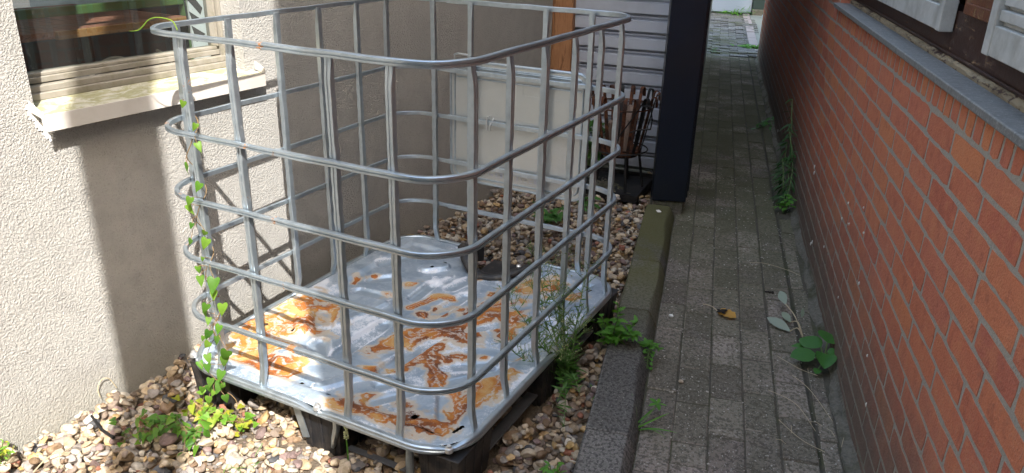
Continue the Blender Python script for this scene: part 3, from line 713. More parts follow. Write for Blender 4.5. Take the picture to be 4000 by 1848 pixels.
# anthracite corner: front face across the lane end of the kerb, then the wall running away along the lane
fx = Vector((.161, .064, 0)).normalized(); fn = Vector((fx.y, -fx.x, 0)); p0 = Vector((-.258, 2.380, 0))
m = MB(); m.frame_box(p0, fx, -fn, ZV, 0, .172, 0, .10, -.088, 2.6); m.build("corner_post", 'black_steel', sh, bevel=.004)
m = MB(); m.frame_box(p0, fx, -fn, ZV, .1722, .180, .020, .10, -.07, 2.6); m.frame_box(p0, fx, -fn, ZV, .150, .196, .1003, .13, -.06, 2.6); m.build("corner_trim", 'black_steel', sh, bevel=.002)
m = MB(); m.frame_box(LN(0,0,0), _n, _t, ZV, .31, .478, 2.54, 7.8, -.1, 2.6); m.build("lane_wall", 'black_steel', sh, smooth=0)
m = MB(); m.frame_box(LN(0,0,0), _n, _t, ZV, -2.4, .50, 4.0, 7.8, 2.72, 5.2); m.frame_box(LN(0,0,0), _n, _t, ZV, -.9, .50, 2.52, 7.8, 2.61, 2.715); m.build("roof_and_shade_block", 'black_steel', sh, smooth=0)  # roof slab, and an unseen block above it added to darken the far lane
m = MB(); m.frame_box(p0, fx, -fn, ZV, .004, .16, .008, .14, -.20, -.0885); m.build("footing", 'strip', sh, bevel=.006)

# ================================================================== YARD beyond the lane
yd = thing("garage_door", LN(.6, 12.7, PZ), "pale blue white garage door with a grooved panel at the far end of the lane", "door")
m = MB(); o_ = LN(0,0,0)
zz = PZ+.02
for i in range(9):
    m.frame_box(o_, _n, _t, ZV, -2.2, 1.115, 12.70, 12.74, zz, zz+.245); zz += .25
m.build("panel", 'door_white', yd, bevel=.006)
m = MB(); m.frame_box(o_, _n, _t, ZV, -2.2, 1.115, 12.741, 12.76, PZ, 2.3); m.build("backing", 'door_dark', yd, smooth=0)
sd_ = thing("side_door", LN(1.2, 12.7, PZ), "dark green door beside the pale garage door at the lane end", "door")
m = MB(); m.frame_box(o_, _n, _t, ZV, 1.13, 1.42, 12.68, 12.76, PZ+.09, 2.2); m.build("leaf", 'door_dark', sd_, smooth=0)
m = MB(); m.frame_box(o_, _n, _t, ZV, 1.13, 1.42, 12.58, 12.78, PZ-.02, PZ+.088); m.build("step", 'strip', sd_, bevel=.01)
gp = MB(); gp.frame_box(o_, _n, _t, ZV, 1.30, 1.36, 12.20, 12.26, PZ, 2.4); gp.frame_box(o_, _n, _t, ZV, 1.28, 1.38, 12.18, 12.28, PZ, PZ+.05)
tag(gp.build("door_post", 'lightblue', bevel=.006), "thin light blue post standing before the dark door at the lane end", "post")
m = MB(); m.frame_box(o_, _n, _t, ZV, -3.5, 5.5, 12.80, 13.0, -.2, 2.7)
yw = m.build("yard_wall", 'concrete', smooth=0); tag(yw, "grey wall holding the garage door at the far end of the lane", "wall")

# ================================================================== BULK CONTAINER CAGE
CW, CD, RC = .951, 1.17, .128
cage = thing("container_cage", (-CW/2, CD/2, GZ), "empty galvanised tube cage of a bulk container on a rusty steel pallet", "cage")
def ring(o, r, n_arc=10, n_side=26, open_gap=None):
    """rounded rectangle, offset o outward from the cage's rectangle: points with outward directions"""
    x0, x1, y0, y1 = -CW-o, o, -o, CD+o; rr = r+o
    pts = []; outs = []
    def side(a, b, out):
        for i in range(n_side):
            f = i/n_side; pts.append(Vector(a).lerp(Vector(b), f)); outs.append(Vector(out))
    def arc(c, a0):
        for i in range(n_arc):
            a = a0+math.pi/2*i/n_arc; d = Vector((math.cos(a), math.sin(a), 0)); pts.append(Vector(c)+d*rr); outs.append(d)
    side((x0+rr, y0, 0), (x1-rr, y0, 0), (0,-1,0)); arc((x1-rr, y0+rr, 0), -math.pi/2)
    side((x1, y0+rr, 0), (x1, y1-rr, 0), (1,0,0)); arc((x1-rr, y1-rr, 0), 0)
    side((x1-rr, y1, 0), (x0+rr, y1, 0), (0,1,0)); arc((x0+rr, y1-rr, 0), math.pi/2)
    side((x0, y1-rr, 0), (x0, y0+rr, 0), (-1,0,0)); arc((x0+rr, y0+rr, 0), math.pi)
    return pts, outs
mmv = .001
RP = [(-8,-8.5),(-8,8.5),(-6,10),(4.5,10),(7.5,8),(8,2.6),(3.0,1.5),(3.0,-1.5),(8,-2.6),(7.5,-8),(4.5,-10),(-6,-10)]
RP = [(a*mmv*.86, b*mmv*.84) for a, b in RP][::-1]
RZ = [.9657, .7141, .5331, .3549, .1675]
for ri, z in enumerate(RZ):
    pts, outs = ring(0.0, RC)
    sx = -.506 + .012*math.sin(ri*2.1)
    sc = []
    seam_b = -.74
    for p_, o_v in zip(pts, outs):
        inner = (p_.x < sx and p_.y < .5) or (p_.x < seam_b and p_.y >= .5)
        sc.append((.86, .84, 0, 0) if inner else (1, 1, 0, 0))
    # exact, sharp seam rings
    P2 = []; O2 = []; S2 = []
    for i in range(len(pts)):
        j = (i+1) % len(pts)
        P2.append(pts[i]); O2.append(outs[i]); S2.append(sc[i])
        if sc[i] != sc[j]:
            xs = sx if pts[i].y < .5 else seam_b
            f = (xs-pts[i].x)/(pts[j].x-pts[i].x); q = pts[i].lerp(pts[j], f); e = (pts[j]-pts[i]).normalized()
            big_after = sc[j][0] > sc[i][0]
            sm_, bg_ = (.86,.84,0,0), (1.06,1.06,0,0)
            P2 += [q-e*.0005, q+e*.0005]; O2 += [outs[i]]*2; S2 += [sm_, bg_] if big_after else [bg_, sm_]
            if big_after: P2 += [q+e*.022]; O2 += [outs[i]]; S2 += [(1,1,0,0)]
    w = [.0006*math.sin(i*.9+ri) for i in range(len(P2))]
    sxs = [(Vector((sx, 0, z)), -1), (Vector((seam_b, CD, z)), -1)]
    RA = []
    for p_ in P2:
        r1 = 0
        for q, sg in sxs:
            d = q.x-p_.x
            if abs(p_.y-q.y) < .03: r1 = max(r1, math.exp(-max(0,d)/.028) if d > -.004 else 0)
        if p_.y < .2 and p_.x < sx: r1 = max(r1, .22+.16*(ri > 0))
        RA += [r1*(1 if p_.y < .5 else .3)]*len(RP)
    P3 = [Vector((p_.x, p_.y, z+w[i])) + O2[i]*w[(i*7) % len(w)] for i, p_ in enumerate(P2)]
    m = MB(); m.sweep(P3, RP, O2, [ZV]*len(P3), closed=True, scale=S2)
    m.build("rail", 'zinc', cage, smooth=24, attrs={'rust': RA})
# uprights
UP = [(-9,-9.8),(-9,9.8),(-7.8,11),(7.6,11),(9,9.8),(9,2.6),(7.0,1.4),(7.0,-1.4),(9,-2.6),(9,-9.8),(7.6,-11),(-7.8,-11)]
UP = [(a*mmv*.88, b*mmv*.82) for a, b in UP]
def upright(base, out, mat='zinc', seed=0):
    out = Vector(out); sd = Vector((-out.y, out.x, 0)); r_ = random.Random(seed)
    pts = []; sc = []; z = .004; top = RZ[0]+.006
    ph_ = r_.uniform(0, 6)
    lean = r_.uniform(-.004, .004)
    while z <= top+1e-6:
        cr = sum(math.exp(-((z-q)/.030)**2) for q in RZ[1:])
        rip = math.sin(z*2*math.pi/.055+ph_)*sum(math.exp(-((z-q)/.085)**2) for q in RZ[1:])
        a = 1 - .14*min(1, cr) + .07*rip; b = 1 + .10*min(1, cr) + .10*rip; so = 0
        if z < .075: f = (1-(z-.004)/.071); f = f*f*(3-2*f); a *= 1-.55*f; b *= 1+.16*f; so = .012*f
        if z > top-.075: f = 1-(top-z)/.075; f = f*f*(3-2*f); a *= 1-.58*f; b *= 1+.20*f; so = -.004*f + .0
        pts.append(Vector(base)+ZV*z+sd*(lean*math.sin(z*3))); sc.append((a, b, so, 0)); z += .0125
    m = MB(); m.sweep(pts, [(p_[0], p_[1]) for p_ in UP], [out]*len(pts), [sd]*len(pts), scale=sc)
    return m.build("upright", mat, cage, smooth=30)
IN_ = .0160
FX = [-.7932, -.6298, -.3282, -.16]; RY = [.1228, .3013, .4958, .6881, .8842, 1.0567]
q_ = 0
for x in FX: upright((x, IN_, 0), (0,-1,0), 'zincr' if x < -.6 else 'zinc', q_); q_ += 1
for x in FX: upright((x, CD-IN_, 0), (0,1,0), 'zinc', q_); q_ += 1
for y in RY: upright((-IN_, y, 0), (1,0,0), 'zinc', q_); q_ += 1
for y in RY: upright((-CW+IN_, y, 0), (-1,0,0), 'zinc', q_); q_ += 1
# bottom rim: a larger tube, open at the outlet notch at the back
pts, outs = ring(.006, RC)
n0 = min(range(len(pts)), key=lambda i: (pts[i]-Vector((-.585, CD+.006, 0))).length)
n1 = min(range(len(pts)), key=lambda i: (pts[i]-Vector((-.345, CD+.006, 0))).length)
order = [(n0+i) % len(pts) for i in range((n1-n0) % len(pts)+1)]
BP = [(-10,-10),(-10,8),(-7,11),(5,11),(9,8),(10.5,2),(8.5,0),(11,-3),(11,-11),(7,-13),(-7,-13)]
BP = [(a*mmv*.9, b*mmv*.9) for a, b in BP][::-1]
fxs = [(.0, 0), (-.405, 0), (-.95, 0)]
sc = []
for i in order:
    p_ = pts[i]; f = 0
    for q in (Vector((-.435,-.006,0)), Vector((-.02,.035,0)), Vector((.006,.60,0)), Vector((-.93,.03,0))): f = max(f, math.exp(-((p_-q).length/.035)**2))
    sc.append((1-.10*f, 1-.62*f, .002*f, -.004*f))
m = MB(); m.sweep([pts[i] for i in order], BP, [outs[i] for i in order], [ZV]*len(order), scale=sc)
rim = m.build("bottom_rim", 'zinc', cage, smooth=30)
for q in ((-.425,-.004,.010), (-.018,.018,.010), (.004,.60,.010), (-.925,.022,.010)):
    m = MB(); m.lathe(q, [(0,.0125),(.0055,.0125),(.0062,.011),(.0062,.006),(.010,.0055),(.011,.003),(.011,-.006)], 6 if 0 else 14); m.build("bolt", 'bolt', rim)
# steel sheet with pressed grooves and rust
X0, X1, Y0, Y1 = -CW+.004, -.004, .004, CD-.004; st = .003
xs = np.arange(X0, X1+1e-6, st); ys = np.arange(Y0, Y1+1e-6, st); GX, GY = np.meshgrid(xs, ys)
def cap_d(a, b):
    ax, ay = a; bx, by = b; dx, dy = bx-ax, by-ay; L2 = dx*dx+dy*dy+1e-9
    f = np.clip(((GX-ax)*dx+(GY-ay)*dy)/L2, 0, 1); return np.hypot(GX-ax-f*dx, GY-ay-f*dy)
def sstep(x): x = np.clip(x, 0, 1); return x*x*(3-2*x)
H = np.zeros_like(GX); Wt = np.zeros_like(GX); Ru = np.zeros_like(GX); Gr = np.zeros_like(GX)
edge = np.minimum(np.minimum(GX-X0, X1-GX), np.minimum(GY-Y0, Y1-GY))
H -= .010*sstep((edge-.055)/.03)
GRO = [((-.572,.270),(-.566,.490),.026,-.010),((-.400,.270),(-.372,.505),.024,-.010),((-.243,.372),(-.140,.455),.026,-.009),((-.196,.310),(-.104,.436),.026,-.010),
  ((-.162,.232),(-.118,.160),.026,-.009),((-.330,.116),(-.268,.203),.022,-.008),((-.366,.192),(-.340,.208),.018,-.007),((-.800,.455),(-.735,.385),.030,-.010),
  ((-.672,.290),(-.632,.240),.030,-.010),((-.685,.925),(-.642,.968),.030,.010),((-.810,.752),(-.764,.792),.026,-.008),((-.590,.700),(-.594,.830),.022,-.009),((-.795,.648),(-.680,.654),.022,-.007),
  ((-.515,.825),(-.492,.945),.022,-.008),((-.835,.400),(-.780,.330),.024,.010),((-.46,.62),(-.44,.80),.022,-.008),((-.30,.60),(-.22,.70),.024,-.008),((-.26,.80),(-.16,.92),.026,-.009),
  ((-.12,.62),(-.10,.78),.022,-.008),((-.70,.42),(-.66,.60),.022,.007),((-.75,.20),(-.70,.16),.026,.007),((-.86,.88),(-.80,1.02),.024,-.008),((-.50,.10),(-.44,.20),.022,.006),((-.10,.52),(-.08,.58),.020,-.006),((-.18,.98),(-.12,1.06),.022,-.007),((-.48,.42),(-.46,.56),.018,.006)]
for a, b, r_, h in GRO:
    d = cap_d(a, b); H += 1.35*h*sstep((r_+.009-d)/.018); Gr = np.maximum(Gr, sstep((r_+.004-d)/.012)*(h < 0)); Wt += .50*np.exp(-((d-r_-.006)/.008)**2)
nb = rng.normal(size=(12, 10))
def lowfreq(sx, sy, seed):
    r_ = np.random.default_rng(seed); out = np.zeros_like(GX)
    for _ in range(14):
        kx, ky = r_.normal(0, sx), r_.normal(0, sy); out += np.sin(GX*kx+GY*ky+r_.uniform(0, 6.3))
    return out/14**.5
H += .0022*lowfreq(9, 9, 3) + .0008*lowfreq(28, 28, 5)
for (a, b, r_, h) in [((-.878,.275),(-.80,.36),.075,1),((-.90,.40),(-.88,.50),.045,.8),((-.86,.47),(-.80,.50),.030,.7),((-.79,.13),(-.66,.118),.050,1),((-.86,.20),(-.78,.20),.05,.9),((-.555,.628),(-.519,.747),.014,1),((-.519,.747),(-.46,.76),.014,.9),((-.50,.60),(-.43,.645),.022,.9),((-.47,.66),(-.44,.72),.020,.85),
  ((-.545,.28),(-.50,.33),.020,.65),((-.50,.33),(-.45,.42),.032,.9),((-.45,.42),(-.36,.56),.030,.9),((-.36,.56),(-.29,.555),.045,1),((-.47,.40),(-.42,.53),.022,.8),((-.338,.694),(-.263,.80),.060,1),((-.25,.80),(-.22,.70),.040,.9),((-.22,.68),(-.17,.60),.030,.8),((-.43,.235),(-.355,.300),.024,.9),((-.355,.30),(-.325,.45),.024,.9),((-.33,.40),(-.26,.40),.018,.8),
  ((-.278,.410),(-.175,.475),.016,.8),((-.29,.36),(-.22,.30),.026,1),((-.24,.31),(-.215,.26),.022,.9),((-.388,.062),(-.25,.062),.032,1),((-.25,.14),(-.20,.12),.030,.85),((-.36,.13),(-.27,.16),.016,.7),((-.10,.15),(-.082,.36),.034,1),((-.15,.25),(-.10,.16),.030,.9),((-.20,.071),(-.10,.09),.032,.9),((-.205,.10),(-.18,.12),.026,.9),((-.257,1.03),(-.11,1.02),.045,.9),((-.29,.93),(-.24,1.0),.035,.85),((-.862,.735),(-.85,.69),.015,.8),
  ((-.84,.76),(-.82,.78),.014,.7),((-.477,.965),(-.424,.975),.018,.9),((-.36,.86),(-.34,.90),.018,.8),((-.66,.78),(-.65,.80),.018,.8),((-.70,.66),(-.68,.67),.016,.7),((-.15,.86),(-.13,.90),.028,.8),((-.13,.48),(-.09,.52),.020,.8),((-.08,.40),(-.06,.44),.020,.7)]:
    d = cap_d(a, b); Ru = np.maximum(Ru, h*np.exp(-(d/(r_*1.40))**2))
def vnoise(x, y, seed):
    r_ = np.random.default_rng(seed).random((128, 128)); xi = np.floor(x).astype(int); yi = np.floor(y).astype(int); fx_ = x-xi; fy_ = y-yi
    fx_ = fx_*fx_*(3-2*fx_); fy_ = fy_*fy_*(3-2*fy_); q = lambda i, j: r_[(yi+j) % 128, (xi+i) % 128]
    return (q(0,0)*(1-fx_)+q(1,0)*fx_)*(1-fy_)+(q(0,1)*(1-fx_)+q(1,1)*fx_)*fy_
def fbm(x, y, f, oc, seed):
    o_ = 0; am = .5; tot = 0
    for i in range(oc): o_ = o_+am*vnoise(x*f, y*f, seed+i); tot += am; f *= 2.03; am *= .52
    return o_/tot
# stains that crept over the sheet with standing water: warped smooth fields
wx = GX+.055*(fbm(GX, GY, 9, 3, 40)-.5)*2+.02*(fbm(GX, GY, 30, 3, 50)-.5)*2; wy = GY+.055*(fbm(GX, GY, 9, 3, 60)-.5)*2+.02*(fbm(GX, GY, 30, 3, 70)-.5)*2
nA = fbm(wx*.8, wy*1.25, 19, 6, 80); nB = fbm(wy, wx, 7, 5, 90)
val = Ru + (nA-.5)*1.55 - .42*Gr
Ru2 = sstep((val-.40)/.30)*(1-.55*sstep((np.sin(val*13+nB*5)-.45)/.5)*(val < 1.05))
Ha = sstep((val-.14)/.30)*(1-.5*Ru2)*(Ru > .08)
Tn = np.clip(.48+(nA-.5)*2.2+(nB-.5)*1.6, 0, 1)
Ru2 *= (Ru > .04)
Wt += .40*np.exp(-(edge/.07)**2)+.75*np.clip(fbm(wx, wy, 8, 5, 120)-.50, 0, 1)*3.2 - .05
nx, ny = len(xs), len(ys)
VX = np.stack([GX, GY, .004+H], -1).reshape(-1, 3)
hole = np.zeros_like(GX, bool)
for (hx_, hy_, rx_, ry_) in [(-.185,.111,.009,.009),(-.451,.074,.006,.005),(-.560,.085,.0045,.0045),(-.52,.075,.0045,.0045),(-.64,.985,.008,.005),(-.665,.93,.006,.006),(-.73,1.05,.018,.006),(-.80,.31,.005,.005)]:
    hole |= ((GX-hx_)/rx_)**2+((GY-hy_)/ry_)**2 < 1
for (a, b) in [((-.136,.073),(-.097,.067)),((-.052,.096),(-.044,.128)),((-.075,1.03),(-.062,1.06)),((-.90,.255),(-.885,.285))]: hole |= cap_d(a, b) < .0032
hole |= (GX > -.575+.25*np.maximum(0, 1.10-GY)) & (GX < -.350-.30*np.maximum(0, 1.12-GY)) & (GY > .995+.03*np.abs(np.sin((GX+.46)*9)))
rcorn = RC-.006
cxx = np.clip(GX, X0+rcorn, X1-rcorn); cyy = np.clip(GY, Y0+rcorn, Y1-rcorn)
hole |= np.hypot(GX-cxx, GY-cyy) > rcorn+.002
idx = np.arange(nx*ny).reshape(ny, nx)
ok_ = ~hole; okf = ok_[:-1,:-1] & ok_[1:,:-1] & ok_[:-1,1:] & ok_[1:,1:]
F_ = np.stack([idx[:-1,:-1], idx[:-1,1:], idx[1:,1:], idx[1:,:-1]], -1)[okf]
used = np.zeros(nx*ny, bool); used[F_.ravel()] = True; remap = np.cumsum(used)-1
me = bpy.data.meshes.new("pallet_sheet"); me.from_pydata(VX[used].tolist(), [], remap[F_].tolist()); me.update()
sheet = link_mesh("pallet_sheet", me, 'plate', cage, smooth=80, attrs={'rust': Ru2.ravel()[used], 'halo': Ha.ravel()[used], 'tone': Tn.ravel()[used], 'white': Wt.ravel()[used], 'groove': Gr.ravel()[used]})
so = sheet.modifiers.new("thick", 'SOLIDIFY'); so.thickness = .0012; so.offset = -1
# black plastic feet with ribs
def foot(x0, x1, y0, y1, z1=-.026):
    m = MB(); zb = -.165; tp = .010
    m.add([(x0,y0,z1),(x1,y0,z1),(x1,y1,z1),(x0,y1,z1),(x0+tp,y0+tp,zb),(x1-tp,y0+tp,zb),(x1-tp,y1-tp,zb),(x0+tp,y1-tp,zb)], [(0,1,2,3),(4,7,6,5),(0,4,5,1),(1,5,6,2),(2,6,7,3),(3,7,4,0)])
    w = x1-x0
    for f in (.22, .5, .78):
        xx = x0+w*f; m.add([(xx-.007,y0-.001,z1-.004),(xx+.007,y0-.001,z1-.004),(xx+.007,y0+.006,z1-.004),(xx-.007,y0+.006,z1-.004),(xx-.006,y0+tp-.005,zb),(xx+.006,y0+tp-.005,zb),(xx+.006,y0+tp+.004,zb),(xx-.006,y0+tp+.004,zb)], [(0,1,2,3),(4,7,6,5),(0,4,5,1),(1,5,6,2),(2,6,7,3),(3,7,4,0)])
    l = y1-y0
    for f in (.25, .5, .75):
        yy = y0+l*f; m.add([(x1-.006,yy-.007,z1-.004),(x1+.001,yy-.007,z1-.004),(x1+.001,yy+.007,z1-.004),(x1-.006,yy+.007,z1-.004),(x1-tp-.004,yy-.006,zb),(x1-tp+.005,yy-.006,zb),(x1-tp+.005,yy+.006,zb),(x1-tp-.004,yy+.006,zb)], [(0,1,2,3),(4,7,6,5),(0,4,5,1),(1,5,6,2),(2,6,7,3),(3,7,4,0)])
    m.frame_box((0,0,0),(1,0,0),(0,1,0),(0,0,1), x0-.004, x1+.004, y0-.004, y1+.004, z1+.0003, z1+.004)
    return m.build("foot", 'plastic', cage, smooth=20, bevel=.003)
for (x0, x1) in ((-.962,-.800),(-.520,-.375),(-.118,.006)):
    for (y0, y1) in ((.022,.205),(.52,.68),(.985,1.165)): foot(x0, x1, y0+(.01 if x0 < -.9 else 0), y1)
# bent tubes of the pallet and the flat runners underneath
m = MB(); m.tube([(-.375,.012,-.022),(-.377,.014,-.05),(-.392,.02,-.09),(-.408,.03,-.135)], [.011,.012,.011,.008], 10, flat=.8); m.build("brace", 'zinc', cage)
m = MB(); m.tube([(-.135,.014,-.02),(-.136,.012,-.07),(-.134,.012,-.115),(-.120,.016,-.140),(-.10,.022,-.150)], [.010,.011,.012,.012,.010], 10); m.build("brace", 'zinc', cage)
m = MB(); m.frame_box((-.535,.018,0), Vector((.96,.05,.28)).normalized(), Vector((.0,1,0)), Vector((-.28,0,.96)), -.012, .012, 0, .003, -.135, -.012); m.build("brace_plate", 'zinc', cage)
for a_, b_, c_, d_, e_ in ((-.042,-.006,.206,.515,-.118),(-.046,-.010,.685,.98,-.116)):
    m = MB(); m.frame_box((0,0,0),(1,0,0),(0,1,0),(0,0,1), a_, b_, c_, d_, e_, e_+.006); m.build("runner", 'rustbar', cage, bevel=.001)
m = MB(); m.frame_box((0,0,0),(1,0,0),(0,1,0),(0,0,1), -.37, -.13, .04, .06, -.140, -.135); m.build("runner", 'rustbar', cage, bevel=.001)
# black plastic skirt round the outlet notch
m = MB()
path = [(-.612,1.115,.045),(-.600,1.075,.062),(-.575,1.040,.060),(-.548,1.012,.040),(-.515,.992,.012),(-.475,.982,.004),(-.435,.984,.006),(-.400,.998,.016),(-.368,1.030,.024),(-.345,1.075,.026),(-.330,1.125,.022)]
vs = []
for i, p_ in enumerate(path):
    c_ = Vector((-.46, 1.16, 0)); d = (c_-Vector((p_[0], p_[1], 0))).normalized(); P0 = Vector(p_)
    wv = .004*math.sin(i*2.3)
    for a, b in ((-.034,-.010),(-.018,.002+wv),(0,.003),(.018,-.004),(.026,-.03),(.026+wv,-.075)): vs.append(P0+d*a+ZV*b)
fs = [(i*6+q, (i+1)*6+q, (i+1)*6+q+1, i*6+q+1) for i in range(len(path)-1) for q in range(5)]
m.add(vs, fs)
m.frame_box((-.595,1.10,.0), Vector((.8,.6,0)), Vector((-.6,.8,0)), ZV, -.03, .055, 0, .004, -.02, .055)
sk = m.build("outlet_skirt", 'plastic', cage, smooth=50)
sd2 = sk.modifiers.new("thick", 'SOLIDIFY'); sd2.thickness = .0035
m = MB(); m.lathe((-.358,1.058,.030), [(0,.007),(.006,.006),(.0095,.002),(.0095,-.006)], 14); m.build("bolt", 'bolt', sk)
# identification plate wired to the back of the cage
def rrect(x0, x1, z0, z1, r, y, seg=6):
    pts = []
    for cx_, cz_, a0 in ((x1-r, z0+r, -math.pi/2), (x1-r, z1-r, 0), (x0+r, z1-r, math.pi/2), (x0+r, z0+r, math.pi)):
        for i in range(seg+1):
            a = a0+math.pi/2*i/seg; pts.append(Vector((cx_+r*math.cos(a), y, cz_+r*math.sin(a))))
    return pts
LY = CD+.016; lx0, lx1, lz0, lz1 = -.740, -.166, .280, .757
rp = rrect(lx0, lx1, lz0, lz1, .045, LY); n_ = len(rp)
m = MB(); m.add(rp+[p_+Vector((0,.0018,0)) for p_ in rp], [tuple(range(n_)), tuple(n_+i for i in reversed(range(n_)))]+[(i, n_+i, n_+(i+1)%n_, (i+1)%n_) for i in range(n_)])
lp = m.build("label_plate", 'panel', cage, smooth=20)
m = MB(); m.tube(rrect(lx0+.004, lx1-.004, lz0+.004, lz1-.004, .041, LY-.001), .0048, 8, closed=True)
m.tube(rrect(lx0+.022, lx1-.022, lz0+.022, lz1-.022, .030, LY-.0006), .0036, 8, closed=True)
m.tube([(lx0+.03,LY-.0005,lz1-.028),(lx1-.03,LY-.0005,lz1-.028)], .0035, 8); m.tube([(lx0+.03,LY-.0005,.690),(lx1-.03,LY-.0005,.690)], .003, 8)
m.build("rolled_edge", 'zinc', lp)
m = MB(); fr_ = [(-.425,.695),(-.190,.695),(-.190,.650),(-.425,.650)]
for (a, b) in zip(fr_, fr_[1:]+fr_[:1]): m.tube([(a[0],LY-.0003,a[1]),(b[0],LY-.0003,b[1])], .0009, 6)
m.build("stamped_frame", 'panel', lp)
m = MB(); r_ = random.Random(5)      # stamped characters, seen from behind and unreadable
x = -.600
while x < -.345:
    for _ in range(r_.choice((2, 2, 3))):
        a = x+r_.uniform(0, .014); 
        if r_.random() < .6: m.box(a, a+.002, LY-.0012, LY+.0005, .318, .318+r_.choice((.016,.020,.012)))
        else: m.box(x, x+.012, LY-.0013, LY+.0005, .318+r_.choice((0,.009,.018)), .3205+r_.choice((0,.009,.018))+.0)
    x += .021
m.v = [v for v in m.v]; m.build("lettering", 'cladding', lp, smooth=0)
m = MB(); m.tube([(-.715,LY-.002,.757),(-.716,LY-.006,.772),(-.70,LY-.008,.778),(-.665,LY-.008,.776),(-.645,LY-.006,.770),(-.64,LY-.002,.757)], .004, 8); m.build("hanger", 'panel', lp)
m = MB(); m.tube([(-.562,CD+.014,.555),(-.562,CD-.012,.556),(-.560,CD-.013,.512),(-.548,CD-.012,.508),(-.546,CD-.012,.53),(-.546,CD+.014,.55)], .0028, 8); m.build("wire_clip", 'bolt', lp)

# ================================================================== FIRE BASKET ON ITS TRAY
tr = thing("fire_tray", (-.6, 2.62, GZ), "flat black square metal tray on the gravel under the rusty fire basket", "tray")
m = MB(); tz = -.122; q4 = [Vector((-.86,2.36,tz)), Vector((-.352,2.415,tz)), Vector((-.385,2.845,tz)), Vector((-.89,2.79,tz))]
m.add(q4+[p_+ZV*.004 for p_ in q4], [(3,2,1,0),(4,5,6,7),(0,1,5,4),(1,2,6,5),(2,3,7,6),(3,0,4,7)])
m.build("base", 'blackiron', tr)
m = MB()
for i in range(4):
    a, b = q4[i], q4[(i+1) % 4]; d = (b-a).normalized(); nn_ = Vector((d.y, -d.x, 0)); m.frame_box(a, d, nn_, ZV, .0, (b-a).length, -.003, .0, -.012, .026)
m.build("raised_edge", 'blackiron', tr)
m = MB()
for i in range(160):
    m.blob((-.62+random.gauss(0,.07), 2.56+random.gauss(0,.06), tz+.005), random.uniform(.004,.014), random.uniform(.004,.014), .0025, 6, 4)
tag(m.build("ash", 'strip', tr), kind='stuff')
fb = thing("fire_basket", (-.535, 2.61, tz), "rusty fire basket of curled iron strips on black legs beside the ribbed shed cladding", "fire basket")
c0 = Vector((-.535, 2.61, 0)); zb, zt = .075, .385
def rad(z): f = (z-zb)/(zt-zb); return .112+.060*f
NS = 20
for i in range(NS):
    a = 2*math.pi*i/NS+.08; d = Vector((math.cos(a), math.sin(a), 0)); s_ = Vector((-d.y, d.x, 0))
    pts = [c0+d*rad(zb+(zt-zb)*f)+ZV*(zb+(zt-zb)*f) for f in (0,.3,.6,.85,1.0)]
    for th in np.linspace(0, math.pi*1.05, 7)[1:]: pts.append(c0+d*(rad(zt)+.016-.016*math.cos(th))+ZV*(zt+.022*math.sin(th)))
    pts.append(c0+d*(rad(zt)+.033)+ZV*(zt-.03))
    m = MB(); outs = []
    n = len(pts)
    for q in range(n):
        t_ = (pts[min(q+1,n-1)]-pts[max(q-1,0)]).normalized(); outs.append(t_.cross(s_).normalized())
    m.sweep(pts, [(-.0016,-.0095),(-.0016,.0095),(.0016,.0095),(.0016,-.0095)], outs, [s_]*n)
    m.build("strip", 'iron' if i % 3 else 'blackiron', fb, smooth=50)
m = MB(); m.tube([c0+Vector((rad(.335)*math.cos(a), rad(.335)*math.sin(a), .335)) for a in np.linspace(0, 2*math.pi, 33)[:-1]], .004, 6, closed=True); m.build("hoop", 'iron', fb)
m = MB(); m.tube([c0+Vector((.150*math.cos(a), .150*math.sin(a), .098)) for a in np.linspace(0, 2*math.pi, 33)[:-1]], .004, 6, closed=True); m.build("hoop", 'blackiron', fb)
m = MB(); m.lathe(c0, [(.0,.058),(.06,.056),(.10,.064),(.118,.085),(.116,.100),(.10,.082),(.06,.068),(0,.066)], 28); m.build("bowl", 'iron', fb, smooth=60)
for a in (-.9, .35, 1.5, 2.9):
    m = MB(); m.tube([c0+Vector((.105*math.cos(a), .105*math.sin(a), .085)), c0+Vector((.14*math.cos(a), .14*math.sin(a), tz+.004))], .0075, 8); m.build("leg", 'blackiron', fb)
lg = MB(); lg.tube([(-.50,2.56,.10),(-.49,2.58,.22),(-.475,2.60,.34)], [.032,.036,.030], 9); lg.tube([(-.57,2.60,.11),(-.60,2.58,.24)], [.03,.026], 8); tag(lg.build("firewood", 'log'), "pale split logs standing inside the rusty fire basket", "firewood")
m = MB(); m.tube([(-.50,2.47,.19),(-.44,2.475,.29),(-.385,2.48,.385)], .004, 6); m.tube([(-.44,2.48,.225),(-.395,2.485,.245),(-.335,2.49,.255),(-.33,2.49,.30),(-.345,2.49,.375),(-.40,2.49,.37)], .004, 6)
tag(m.build("iron_poker", 'blackiron'), "thin bent black iron hooks hanging on the fire basket rim", "poker")

